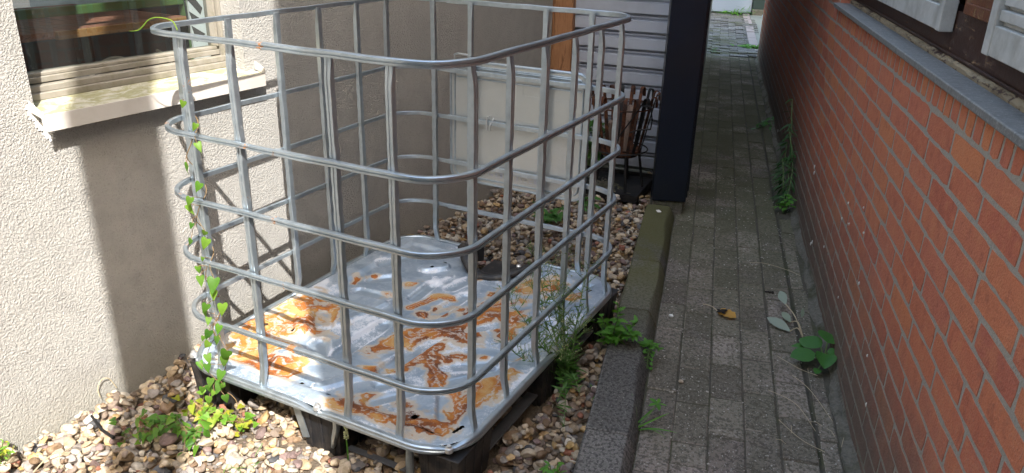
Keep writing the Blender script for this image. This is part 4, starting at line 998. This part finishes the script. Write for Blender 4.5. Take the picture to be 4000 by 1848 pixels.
# ================================================================== GRAVEL: thousands of river pebbles laid one on another
import bmesh
def ico(sub):
    b = bmesh.new(); bmesh.ops.create_icosphere(b, subdivisions=sub, radius=1.0)
    v = np.array([x.co[:] for x in b.verts]); f = np.array([[w.index for w in x.verts] for x in b.faces]); b.free(); return v, f
def stone_shapes(sub, n, seed):
    v, f = ico(sub); r_ = np.random.default_rng(seed); out = []
    for _ in range(n):
        p = v.copy()
        for _k in range(r_.integers(4, 10)):   # worn flat facets
            d = r_.normal(size=3); d /= np.linalg.norm(d); lim = r_.uniform(.50, .86); s_ = p@d; p -= np.outer(np.maximum(0, s_-lim)*.96, d)
        disp = 0
        for _k in range(5):
            k_ = r_.normal(0, 2.2, 3); disp = disp + np.sin(v@k_+r_.uniform(0, 6))*.045
        p *= (1+disp)[:, None]; out.append(p)
    return out, f
HS = .006; hx0, hy0 = -1.35, -.95; HW, HH = int(2.2/HS), int(4.1/HS)
hm = np.full((HH, HW), -.178); 
NV = np.array([_n.x, _n.y])
def place(count, y0, y1, smin, smax, shapes, F0, seed, flat=(.42,.75), topmax=-.098):
    r_ = np.random.default_rng(seed); V_ = []; Fc = []; nvert = 0; done = 0; tries = 0
    while done < count and tries < count*6:
        tries += 1
        y = r_.uniform(y0, y1); x = r_.uniform(-1.2, .34)
        a = smin+(smax-smin)*r_.beta(1.6, 2.6); b = a*r_.uniform(.58,.95); c = a*r_.uniform(*flat)
        if x < -1.163+.035*y+b*.55: continue
        if x*NV[0]+y*NV[1] > .284-b*.55: continue
        if -.84 < x < -.17 and .30 < y < .93: continue
        if y > 2.45 and -.88 < x < -.36 and y < 2.80: continue
        inf = any(fx0-.006 < x < fx1+.006 and fy0-.006 < y < fy1+.006 for fx0, fx1, fy0, fy1 in FEET)
        if inf: continue
        th = r_.uniform(0, math.pi); tl = r_.normal(0, .28); tl2 = r_.normal(0, .28)
        i0 = int((y-a-hy0)/HS); i1 = int((y+a-hy0)/HS)+1; j0 = int((x-a-hx0)/HS); j1 = int((x+a-hx0)/HS)+1
        if i0 < 0 or j0 < 0 or i1 >= HH or j1 >= HW: continue
        yy, xx = np.mgrid[i0:i1, j0:j1]; dx = hx0+(xx+.5)*HS-x; dy = hy0+(yy+.5)*HS-y
        u = dx*math.cos(th)+dy*math.sin(th); w = -dx*math.sin(th)+dy*math.cos(th)
        q = 1-(u/a)**2-(w/b)**2; msk = q > 0
        if not msk.any(): continue
        loc = hm[i0:i1, j0:j1]; up_ = c*np.sqrt(np.maximum(q, 0))
        zc = np.percentile((loc+up_*.80)[msk], 62)
        if zc + c > topmax: continue
        loc[msk] = np.maximum(loc[msk], (zc+up_)[msk])
        R_ = np.array(Matrix.Rotation(th, 3, 'Z') @ Matrix.Rotation(tl, 3, 'X') @ Matrix.Rotation(tl2, 3, 'Y'))
        p = (shapes[r_.integers(len(shapes))]*np.array([a, b, c])*1.04) @ R_.T + np.array([x, y, zc])
        V_.append(p); Fc.append(F0+nvert); nvert += len(p); done += 1
    return V_, Fc, nvert
FEET = [(x0, x1, y0, y1) for (x0, x1) in ((-.962,-.800),(-.520,-.375),(-.118,.006)) for (y0, y1) in ((.022,.205),(.52,.68),(.985,1.165))]
FEET += [(-.046,-.006,.206,.515),(-.046,-.010,.685,.98)]
shp3, F3 = stone_shapes(3, 14, 1); shp2, F2 = stone_shapes(2, 12, 2)
parts = []
parts.append(place(2600, -.75, .62, .010, .022, shp3, F3, 31))
parts.append(place(2500, -.75, .62, .010, .029, shp3, F3, 32, topmax=-.094))
parts.append(place(1600, -.75, .62, .008, .015, shp2, F2, 36, topmax=-.098))
parts.append(place(3200, .58, 2.92, .010, .023, shp2, F2, 33))
parts.append(place(2900, .58, 2.92, .010, .026, shp2, F2, 34, topmax=-.092))
Vs = []; Fs = []; off = 0
for V_, Fc, nv in parts:
    if not V_: continue
    Vs.append(np.concatenate(V_)); Fs.append(np.concatenate(Fc)+off); off += nv
Vs = np.concatenate(Vs).astype(np.float32); Fs = np.concatenate(Fs).astype(np.int32)
me = bpy.data.meshes.new("gravel"); me.vertices.add(len(Vs)); me.vertices.foreach_set('co', Vs.ravel())
me.loops.add(Fs.size); me.loops.foreach_set('vertex_index', Fs.ravel()); me.polygons.add(len(Fs))
me.polygons.foreach_set('loop_start', np.arange(0, Fs.size, 3, dtype=np.int32)); me.polygons.foreach_set('loop_total', np.full(len(Fs), 3, dtype=np.int32))
me.update(calc_edges=True); me.validate()
gr = link_mesh("gravel", me, 'pebble', smooth=48)
tag(gr, "mixed brown, cream and grey river gravel around the cage", "gravel", None, 'stuff')
def gz(x, y):
    i = int((y-hy0)/HS); j = int((x-hx0)/HS)
    return float(hm[max(0,i-1):i+2, max(0,j-1):j+2].max()) if 0 <= i < HH and 0 <= j < HW else GZ

# ================================================================== PLANTS
HEART = [(-.08,.10),(-.13,.22),(-.08,.33),(.03,.375),(.16,.36),(.32,.31),(.48,.245),(.64,.17),(.80,.09),(.91,.035),(1.0,0)]
ROUND = [(0,.05),(.08,.22),(.22,.36),(.42,.42),(.62,.38),(.80,.26),(.93,.11),(1.0,0)]
OVAL = [(0,.03),(.15,.10),(.35,.18),(.55,.20),(.75,.15),(.9,.07),(1.0,0)]
LANCE = [(0,.015),(.15,.05),(.4,.075),(.65,.06),(.85,.03),(1,0)]
GRASS = [(0,.02),(.3,.03),(.6,.026),(.85,.013),(1,0)]
JAG = [(0,.03),(.08,.07),(.14,.20),(.19,.08),(.27,.27),(.33,.10),(.42,.30),(.49,.11),(.58,.27),(.65,.09),(.74,.20),(.82,.07),(.90,.10),(1,0)]
SPOON = [(0,.02),(.3,.03),(.5,.06),(.68,.16),(.82,.20),(.93,.14),(1,0)]
RV = lambda s_=1.0: Vector((random.gauss(0,s_), random.gauss(0,s_), random.gauss(0,s_)))
def plant(name, loc, label, cat, group, stems, leaves, leafmat, stemmat='stem', extra=None):
    """stems: list of (points, radii); leaves: list of (base, dir, normal, length, shape, droop)"""
    p = thing(name, loc, label, cat, group)
    if stems:
        m = MB()
        for pts, r_ in stems: m.tube(pts, r_, 6)
        m.build("stem", stemmat, p)
    if leaves:
        m = MB()
        for b_, d_, n_, L_, sh_, dr_ in leaves: m.leaf(b_, d_, n_, L_, sh_, fold=random.uniform(.05,.3), droop=dr_, curl=random.uniform(-.2,.2))
        m.build("foliage", leafmat, p, smooth=60)
    if extra: extra(p)
    return p
def curve(pts, n=8):
    pts = [Vector(p_) for p_ in pts]; out = []
    for i in range(len(pts)-1):
        p0 = pts[max(i-1,0)]; p1 = pts[i]; p2 = pts[i+1]; p3 = pts[min(i+2,len(pts)-1)]
        for k_ in range(n):
            t_ = k_/n; out.append(.5*((2*p1)+(p2-p0)*t_+(2*p0-5*p1+4*p2-p3)*t_*t_+(3*p1-p0-3*p2+p3)*t_**3))
    out.append(pts[-1]); return out
VIEW = Vector((.6,-.75,.45)).normalized()

# bindweed twining up the corner upright
ux, uy = -.793, .012
st = []
for i in range(90):
    f = i/89; z = -.12+.92*f; a = f*5.3*2*math.pi+1.0; rr = .016+.004*math.sin(i*.7)
    if z < .0: rr += .035*(-z/.12)
    st.append(Vector((ux+rr*math.cos(a), uy+rr*math.sin(a)-(.03*max(0,-z/.12)), z)))
lv = []
VL = [(-.769,.796,.026),(-.727,.746,.026),(-.725,.694,.034),(-.780,.622,.040),(-.727,.587,.040),(-.801,.510,.036),(-.786,.471,.022),(-.748,.421,.044),(-.780,.313,.034),(-.729,.311,.048),(-.712,.239,.046),(-.767,.231,.036),(-.773,.147,.034),(-.708,.094,.056),(-.780,.106,.040),(-.739,.066,.042),(-.842,.021,.036),(-.796,-.020,.040),(-.830,-.055,.036),(-.77,.19,.03),(-.80,.06,.034),(-.755,.015,.038),(-.79,-.06,.036),(-.82,-.09,.034),(-.76,-.07,.036),(-.775,.37,.024),(-.80,.335,.03),(-.74,.275,.036),(-.795,.20,.03),(-.745,.165,.034),(-.815,.115,.026),(-.76,.125,.04),(-.80,.03,.036),(-.745,-.02,.032),(-.775,-.035,.04),(-.81,-.045,.03),(-.75,.45,.028),(-.795,.42,.03),(-.77,.545,.03)]
for x, z, L in VL:
    b_ = Vector((x, -.018-random.uniform(0,.02), z+L*.45)); d_ = Vector((random.gauss(0,.35), -.3+random.gauss(0,.2), -1)); lv.append((b_, d_, VIEW+RV(.30), L*random.uniform(.6,1.0), HEART, random.uniform(.2,.7)))
ps = [(st, [.0014]*len(st))]
for b_, *_r in lv:
    q = min(st, key=lambda s_: (s_-b_).length); ps.append(([q, q.lerp(b_,.5)+Vector((0,-.004,.004)), b_], .0009))
plant("bindweed_vine", (ux, uy-.03, GZ), "climbing bindweed twined up the left corner upright of the cage", "vine", None, ps, lv, 'bind', 'redstem')
td = curve([(-.815,.03,.972),(-.826,.03,.990),(-.845,.028,.997),(-.880,.024,.998),(-.905,.020,.990),(-.925,.018,.974),(-.945,.016,.962),(-.972,.012,.958)])
tag((lambda m: (m.tube(td, [.0015]*(len(td)-6)+[.0011]*6, 6), m.build("vine_tendril", 'bind2'))[1])(MB()), "yellow green tendril hooked over the top rail at the cage's left corner", "tendril")

def creeping(name, label, pts, spread, n, L, mat, grp):
    lv = []; stx = []
    P = curve([(x, y, gz(x, y)+.012) for x, y in pts], 6); stx.append((P, .0014))
    for i in range(n):
        q = random.choice(P); x = q.x+random.gauss(0, spread); y = q.y+random.gauss(0, spread*.8)
        if x < -1.14+.035*y or x*NV[0]+y*NV[1] > .27: continue
        z = gz(x, y)+random.uniform(.008, .035); l_ = L*random.uniform(.6, 1.25); b_ = Vector((x, y, z))
        d_ = Vector((random.gauss(.1,.7), random.gauss(-.45,.5), random.gauss(-.1,.35))); lv.append((b_, d_, Vector((.15,-.35,1))+RV(.35), l_, HEART, .3)); stx.append(([q, q.lerp(b_,.5)+Vector((0,0,.008)), b_], .0008))
    plant(name, P[0], label, "plant", grp, stx, lv, mat, 'redstem')
creeping("creeping_bindweed", "green bindweed patch sprawling over the gravel in front of the cage corner", [(-.93,-.235),(-.89,-.20),(-.85,-.17),(-.80,-.16),(-.74,-.16)], .030, 85, .030, 'bind', None)
creeping("creeping_bindweed", "yellow green bindweed patch at the foot of the vine beside the left plastic foot", [(-.88,-.035),(-.82,-.03),(-.78,-.045),(-.74,-.035),(-.68,-.02)], .024, 100, .029, 'bind2', None)

# tall fleabane at the right side of the cage
base = Vector((.024, .67, gz(.024,.67)))
stx = []; lv = []; buds = []
def fleastem(tip, mid, nl=26, side=5):
    P = curve([base+Vector((random.uniform(-.012,.012), random.uniform(-.012,.012), 0)), mid, tip], 10); n = len(P)
    stx.append((P, [.0022-.0016*i/n for i in range(n)]))
    for i in range(2, n):
        f = i/n
        for _ in range(2 if f < .7 else 1):
            a = random.uniform(0, 6.28); L = (.044*(1-f)**.7+.010)*random.uniform(.7,1.2); lv.append((P[i], Vector((math.cos(a), math.sin(a), random.uniform(.2,.9))), RV(1)+ZV, L, LANCE, .35))
        if f > .42 and tip.z > 0:
            for _ in range(random.choice((1, 2))):
                a = random.uniform(0, 6.28); Lb = random.uniform(.03,.075)*(1.2-f*.5); e = P[i]+Vector((math.cos(a)*Lb*.75, math.sin(a)*Lb*.75, Lb*.75)); stx.append(([P[i], P[i].lerp(e,.5)+ZV*.004, e], .0006))
                for _k in range(3):
                    e2 = e+RV(.011)+ZV*.006; stx.append(([P[i].lerp(e,random.uniform(.5,.95)), e2], .0005)); buds.append((e2, random.uniform(.0012,.0021)))
                lv.append((P[i].lerp(e,.4), e-P[i], RV(1), .018, LANCE, .2)); lv.append((e, e-P[i]+RV(.03), RV(1), .014, LANCE, .2))
fleastem(Vector((-.095,.635,.315)), Vector((-.03,.625,.10))); fleastem(Vector((-.035,.70,.285)), Vector((.0,.67,.09))); fleastem(Vector((.035,.76,.235)), Vector((.035,.69,.06)))
fleastem(Vector((-.13,.53,.19)), Vector((-.04,.58,.04))); fleastem(Vector((-.09,.46,.06)), Vector((-.03,.54,-.03)))
fleastem(Vector((-.06,.66,.25)), Vector((-.01,.65,.07))); fleastem(Vector((-.07,.57,.23)), Vector((-.02,.61,.06))); fleastem(Vector((.0,.62,.16)), Vector((.02,.64,.03))); fleastem(Vector((.07,.62,.09)), Vector((.05,.645,.0))); fleastem(Vector((.06,.55,.03)), Vector((.045,.60,-.03))); fleastem(Vector((-.04,.50,.10)), Vector((.0,.58,.0)))
fleastem(Vector((.10,.42,-.045)), Vector((.075,.53,-.05))); fleastem(Vector((.135,.50,-.05)), Vector((.09,.57,-.05))); fleastem(Vector((.15,.36,-.085)), Vector((.10,.48,-.06)))
for i in range(20):
    a = random.uniform(0, 6.28); lv.append((base+Vector((random.gauss(0,.015), random.gauss(0,.02), random.uniform(0,.05))), Vector((math.cos(a), math.sin(a)-.2, random.uniform(.1,.9))), ZV+RV(.4), random.uniform(.03,.065), LANCE, .5))
def addbuds(p):
    m = MB()
    for c_, r_ in buds: m.blob(c_, r_*.8, r_*.8, r_*1.3, 5, 4)
    m.build("blossom", 'bud', p)
plant("fleabane", base, "tall feathery fleabane weed with tiny buds growing against the cage's right side", "weed", None, stx, lv, 'weed', 'stem', addbuds)

# prickly sow thistle straddling the kerb
base = Vector((.078, .93, -.115)); stx = []; lv = []
for i in range(11):
    tip = base+Vector((random.gauss(-.008,.045), random.gauss(0,.04), random.uniform(.04,.14))); P = curve([base, base.lerp(tip,.5)+RV(.006), tip], 6); stx.append((P, .0022))
    for k_ in range(13):
        q = random.choice(P[2:]); a = random.uniform(0, 6.28); lv.append((q, Vector((math.cos(a), math.sin(a), random.uniform(-.2,.8))), ZV+RV(.4), random.uniform(.022,.046), JAG, .5))
plant("sow_thistle", base, "bushy jagged leaved thistle growing over the inner edge of the kerb", "weed", None, stx, lv, 'bright')
base = Vector((.180, .965, -.102)); stx = []; lv = []
for i in range(6):
    a = random.uniform(-.5,1.2); tip = base+Vector((.03+.03*random.random(), -.04*random.random(), random.uniform(-.01,.03))); P = curve([base, tip], 5); stx.append((P, .0012))
    for k_ in range(7): a = random.uniform(0,6.28); lv.append((random.choice(P[1:]), Vector((math.cos(a), math.sin(a), .4)), ZV+RV(.4), random.uniform(.018,.034), JAG, .4))
P = curve([base+Vector((.035,-.01,.0)), Vector((.212,.93,-.115)), Vector((.222,.895,-.150))], 7); stx.append((P, .001))
for q in P[3:]:
    for sgn in (-1, 1): lv.append((q, Vector((sgn*.8, -.3, -.3+random.gauss(0,.3))), Vector((.4,-.5,.8))+RV(.2), .022, SPOON, .2))
plant("bittercress", base, "small bright weed trailing over the path side of the kerb beside the thistle", "weed", None, stx, lv, 'bright')
# grass tuft at the foot of the kerb
base = Vector((.300, .565, PZ)); stx = []; lv = []
for i in range(9):
    a = random.uniform(0, 6.28); lv.append((base+RV(.006), Vector((math.cos(a)*.6+.1, math.sin(a)*.7, random.uniform(.3,1.1))), ZV+RV(.5), random.uniform(.05,.10), GRASS, 1.2))
b2 = Vector((.335,.645,PZ)); P = curve([base, Vector((.322,.61,-.13)), b2+ZV*.055], 6); stx.append((P, .0018))
for a in (.2, 1.6, 2.6, 4.0, 5.2): lv.append((P[-1], Vector((math.cos(a), math.sin(a), .15)), ZV+RV(.2), random.uniform(.028,.040), OVAL, .4))
plant("grass_tuft", base, "small green grass tuft and seedling at the bottom of the kerb beside the pavers", "grass tuft", None, stx, lv, 'bright')
# plantain by the brick wall
base = LN(1.015, 1.035, PZ); stx = []; lv = []
for dn, dt, h, L, tilt_ in ((.012,.055,.080,.095,.25),(-.045,.040,.060,.088,.15),(-.072,-.028,.047,.086,.1),(-.006,-.052,.050,.084,.1),(-.085,.045,.03,.045,.1),(.024,.0,.05,.040,.4),(-.03,-.085,.02,.034,.3)):
    c_ = base+_n*dn+_t*dt+ZV*h; d_ = (_n*dn+_t*dt).normalized(); b_ = c_-d_*L*.45; stx.append((curve([base, base.lerp(b_,.5)+ZV*.008, b_], 5), .0022))
    lv.append((b_, d_+ZV*tilt_*.3, ZV-_t*.45+RV(.12), L, ROUND, .35))
plant("plantain", base, "broad round leaved plantain growing at the foot of the brick wall", "weed", None, stx, lv, 'deep')
# wilted pale weed
base = LN(.965, 1.20, PZ); stx = []; lv = []
for end, L, mid_h, w_ in ((LN(.893,1.43,-.10), .085, .02, 0), (LN(.868,1.27,-.14), .105, .03, 0), (LN(.905,1.33,-.135), .07, .035, 0)):
    d_ = (end-base).normalized(); b_ = end-d_*L*.6; stx.append((curve([base, base.lerp(b_,.5)+ZV*mid_h, b_], 6), .0022)); lv.append((b_, d_+ZV*.1, ZV-_t*.5-_n*.2+RV(.15), L, OVAL, .35))
lv.append((base+ZV*.06+_t*.06-_n*.01, ZV+_t*.2, -_t+RV(.2), .035, OVAL, .1))
plant("wilted_weed", base, "pale wilted weed with limp greyish leaves lying across the pavers", "weed", None, stx, lv, 'pale', 'straw')
# tall weed along the brick wall, far
base = LN(1.0, 2.72, PZ); stx = []; lv = []
for tip, h in ((LN(.99,3.05,.20), 0), (LN(1.005,3.25,.32), 0), (LN(.97,2.9,.05), 0), (LN(1.0,3.1,.10), 0)):
    P = curve([base+RV(.01), base.lerp(tip,.5)+RV(.015), tip], 9); stx.append((P, .0022))
    for q in P[2:]:
        for _ in range(2): a = random.uniform(0, 6.28); lv.append((q, Vector((math.cos(a)-.3, math.sin(a)-.3, random.uniform(-.9,.2))), ZV+RV(.4), random.uniform(.05,.085), LANCE, .7))
plant("willowherb", base, "tall dark weed with narrow drooping leaves leaning on the brick wall", "weed", None, stx, lv, 'dark')
base = LN(.985, 2.60, PZ); stx = []; lv = []
for i in range(7):
    tip = base+Vector((random.gauss(0,.03), random.gauss(0,.04), random.uniform(.04,.11))); stx.append(([base, tip], .0015))
    for _ in range(4): a = random.uniform(0, 6.28); lv.append((base.lerp(tip,random.uniform(.5,1)), Vector((math.cos(a), math.sin(a), .1)), ZV+RV(.3), random.uniform(.03,.055), OVAL, .5))
plant("seedling", base, "light green leafy seedling below the tall dark weed by the brick wall", "weed", None, stx, lv, 'bright')
# leafy clumps at the back
def clump(name, label, base, n, L, h, mat, spread=.05, shape=OVAL, sp2=None, grp=None):
    base = Vector(base); stx = []; lv = []
    for i in range(n):
        a = random.uniform(0, 6.28); e = base+Vector((random.gauss(0,spread), random.gauss(0,sp2 or spread), random.uniform(.2,1)*h)); stx.append(([base.lerp(Vector((e.x,e.y,base.z)),.6), e], .0012))
        for _ in range(2): a = random.uniform(0, 6.28); lv.append((e, Vector((math.cos(a), math.sin(a), random.gauss(.1,.3))), ZV-_t*.3+RV(.35), L*random.uniform(.6,1.2), shape, .4))
    plant(name, base, label, "weed", grp, stx, lv, mat)
clump("dandelion", "dark jagged weed on the gravel behind the cage, left of the leafier one", (-.660, 1.98, gz(-.66,1.98)), 16, .07, .05, 'deep', .07, JAG)
clump("dandelion", "dark weed on the gravel below the right end of the cream plate", (-.555, 2.17, gz(-.555,2.17)), 12, .055, .07, 'deep', .035, OVAL)
clump("ivy", "low ivy growing behind the fire tray next to the ribbed cladding", (-.80, 2.86, -.12), 60, .05, .30, 'deep', .05, HEART, .03)
clump("nettle", "small bright leaf sprig at the left edge of the fire tray", (-.88, 2.32, gz(-.88,2.32)), 8, .05, .12, 'bright', .04, OVAL)
clump("sprout", "small green sprouts on the gravel at the bottom edge, left of the flower spike", (-.535,-.185, gz(-.535,-.185)), 7, .03, .02, 'bright', .03, GRASS)
clump("sprout", "tiny green weed on the shaded gravel beside the kerb at the lower edge", (.185,.225, gz(.185,.225)), 9, .022, .03, 'bright', .014, OVAL)
clump("stonecrop", "yellow green clump on the gravel at the plaster wall in the lower left corner", (-1.120,-.475, gz(-1.12,-.475)), 40, .016, .035, 'bind2', .028, OVAL)
clump("wall_sprout", "low green weeds between the gravel stones beside the kerb under the fleabane", (.135,.70, gz(.135,.70)), 14, .03, .03, 'weed', .03, LANCE)
clump("door_weed", "grassy weeds at the foot of the pale garage door, left clump", LN(.62,12.5,PZ), 14, .09, .05, 'bright', .05, GRASS)
clump("door_weed", "larger leafy weeds at the foot of the pale garage door, middle clump", LN(.82,12.5,PZ), 24, .12, .06, 'bright', .08, LANCE)
clump("door_weed", "tall thin weeds by the right edge of the pale garage door", LN(1.03,12.5,PZ), 10, .14, .12, 'bright', .06, GRASS)
clump("lane_weed", "low bright weeds growing across the stone strip where the lane pavers end", LN(1.00,8.65,PZ), 34, .075, .03, 'bright', .06, OVAL, .03)
clump("lane_weed", "small thin weed at the end of the black shed wall", LN(.55,8.1,PZ), 8, .08, .05, 'weed', .02, GRASS)
clump("moss_tuft", "dark green tuft at the brick wall in the deep shade of the lane", LN(1.0,4.6,PZ), 20, .06, .03, 'deep', .03, OVAL, .10)
# flower spike by the near edge
fs_ = thing("flower_spike", (-.322,-.01,GZ), "single cream flower spike on a green stem in the gravel before the near foot", "flower")
P = curve([(-.322,-.012,GZ), (-.322,-.012,-.085), (-.325,-.010,-.050)], 5); m = MB(); m.tube(P, .0022, 7); m.build("stem", 'bright', fs_)
m = MB()
for i in range(60):
    f = random.random(); a = random.uniform(0,6.28); r_ = .0055*(1-.6*f); m.blob((-.325+r_*math.cos(a), -.010+r_*math.sin(a), -.052+.048*f), .0024, .0024, .0024, 5, 4)
m.build("blossom", 'bud', fs_)

# ================================================================== SMALL THINGS LYING ABOUT
lf = thing("fallen_leaf", LN(.69,1.29,PZ), "curled yellow fallen leaf with a rotten black spot on the pavers", "leaf")
m = MB(); b_ = LN(.655,1.315,PZ+.012); m.leaf(b_, _n*.93-_t*.36+ZV*.02, ZV-_t*.1, .075, [(0,.05),(.1,.28),(.25,.36),(.38,.30),(.5,.40),(.66,.30),(.8,.34),(.92,.14),(1,0)], fold=.22, droop=.15); m.build("blade", 'yellowleaf', lf, smooth=60)
m = MB(); m.tube(curve([LN(.598,1.375,PZ+.006), LN(.63,1.345,PZ+.016), b_], 6), [.0016]*12+[.0012], 6); m.build("stalk", 'straw', lf)
m = MB()
for i in range(14): m.blob(LN(.672+random.gauss(0,.008), 1.305+random.gauss(0,.007), PZ+.019+random.uniform(0,.004)), .008, .007, .0025, 7, 4)
m.build("rotten_spot", 'darkspot', lf)
m = MB(); m.tube([(-1.082,-.228,gz(-1.082,-.228)+.016), (-1.02,-.243,gz(-1.02,-.243)+.012), (-.950,-.256,gz(-.95,-.256)+.010)], [.0035,.0045,.0048], 8)
tag(m.build("black_stick", 'blackiron'), "short black stick lying on the gravel at the left near the plaster wall", "stick")
m = MB(); m.tube(curve([(-1.150,-.150,gz(-1.14,-.15)), (-1.155,-.150,-.090), (-1.155,-.135,-.068), (-1.153,-.112,-.072), (-1.148,-.095,gz(-1.14,-.095))], 6), .0014, 6)
tag(m.build("dry_stalk", 'straw'), "thin dry stalk bent in a hoop against the foot of the plaster wall", "stalk")
m = MB(); m.tube(curve([(-1.02,-.445,gz(-1.02,-.445)+.01),(-1.0,-.415,gz(-1,-.415)+.03),(-.965,-.40,gz(-.965,-.4)+.032),(-.94,-.425,gz(-.94,-.425)+.008)], 6), .0018, 6)
tag(m.build("dry_stalk", 'straw'), "pale dry stalk arched over the pebbles at the bottom left edge", "stalk")
dry = [([(.82,.80),(.90,.74),(.945,.60)],"long bent dry grass stalk crossing the pavers by the brick wall, lowest one"), ([(.86,1.02),(.93,.96),(.985,.93)],"dry grass stalk lying across the mossy joint in front of the plantain"),
       ([(.79,1.83),(.86,1.86),(.96,1.80),(1.0,1.77)],"long pale dry stalk lying over the dark mossy paver by the wall"), ([(.84,.62),(.90,.55),(.96,.50)],"short dry grass stalk on the pavers near the bottom edge"),
       ([(.90,.90),(.95,.82),(1.00,.66)],"curved dry grass blade along the mossy joint near the brick wall")]
for pts, lab in dry:
    m = MB(); m.tube(curve([LN(a, b, PZ+.008+random.uniform(0,.012)) for a, b in pts], 7), .0009, 5); tag(m.build("dry_grass_stalk", 'straw'), lab, "stalk", "dry grass stalks on the path")
dg = MB()
for i in range(9):
    a = random.gauss(.93,.05); b = random.gauss(.52,.12); an = random.uniform(0, 3.14); L = random.uniform(.02,.06)
    if a > 1.02: continue
    p0 = LN(a, b, PZ+.006); dg.tube([p0, p0+(_n*math.cos(an)+_t*math.sin(an))*L*.5+ZV*.006, p0+(_n*math.cos(an)+_t*math.sin(an))*L], .0008, 4)
tag(dg.build("dry_grass_litter", 'straw'), "dry grass litter scattered on the pavers at the bottom right", "litter", None, 'stuff')
gv = MB(); v_, f_ = ico(1)
for i in range(900):
    a = random.uniform(.44,1.02); b = random.uniform(.1,3.2); r_ = random.uniform(.0010,.0026)*(1.6 if random.random() < .06 else 1)
    c_ = LN(a, b, PZ+r_*.5); an = random.uniform(0, 3.14); gv.add([c_+Vector((x*r_*1.5*math.cos(an)-y*r_*math.sin(an), x*r_*1.5*math.sin(an)+y*r_*math.cos(an), z*r_*.8)) for x, y, z in v_], [tuple(int(q) for q in t_) for t_ in f_])
tag(gv.build("grit", 'chip'), "pale grit and chips strewn over the paved path", "grit", None, 'stuff')
m = MB(); m.blob(LN(.481,1.234,PZ+.006), .010, .007, .007, 9, 6); tag(m.build("pebble", 'whitebit'), "small pale pebble lying on the pavers beside the kerb", "pebble")
m = MB(); m.blob((.345,.88,PZ+.006), .009, .007, .006, 9, 6); tag(m.build("pebble", 'pebble'), "small grey pebble on the pavers below the trailing weed", "pebble")
m = MB(); b_ = LN(.345,2.235,-.0985); m.leaf(b_, _n*.6+_t*.5, ZV-_t*.5, .026, ROUND, .5, .1); m.leaf(b_+_n*.004, -_n*.4+_t*.6+ZV*.3, ZV, .018, ROUND, .5, .1); tag(m.build("white_petal", 'whitebit', smooth=60), "white curled petal on the mossy far end of the kerb", "petal")
m = MB()
for i in range(16): m.blob(LN(.862+random.gauss(0,.012), 1.575+random.gauss(0,.004), PZ+.003), .006, .004, .003, 6, 4)
tag(m.build("dark_dropping", 'darkspot'), "small dark dropping on the pavers above the pale wilted weed", "dropping")
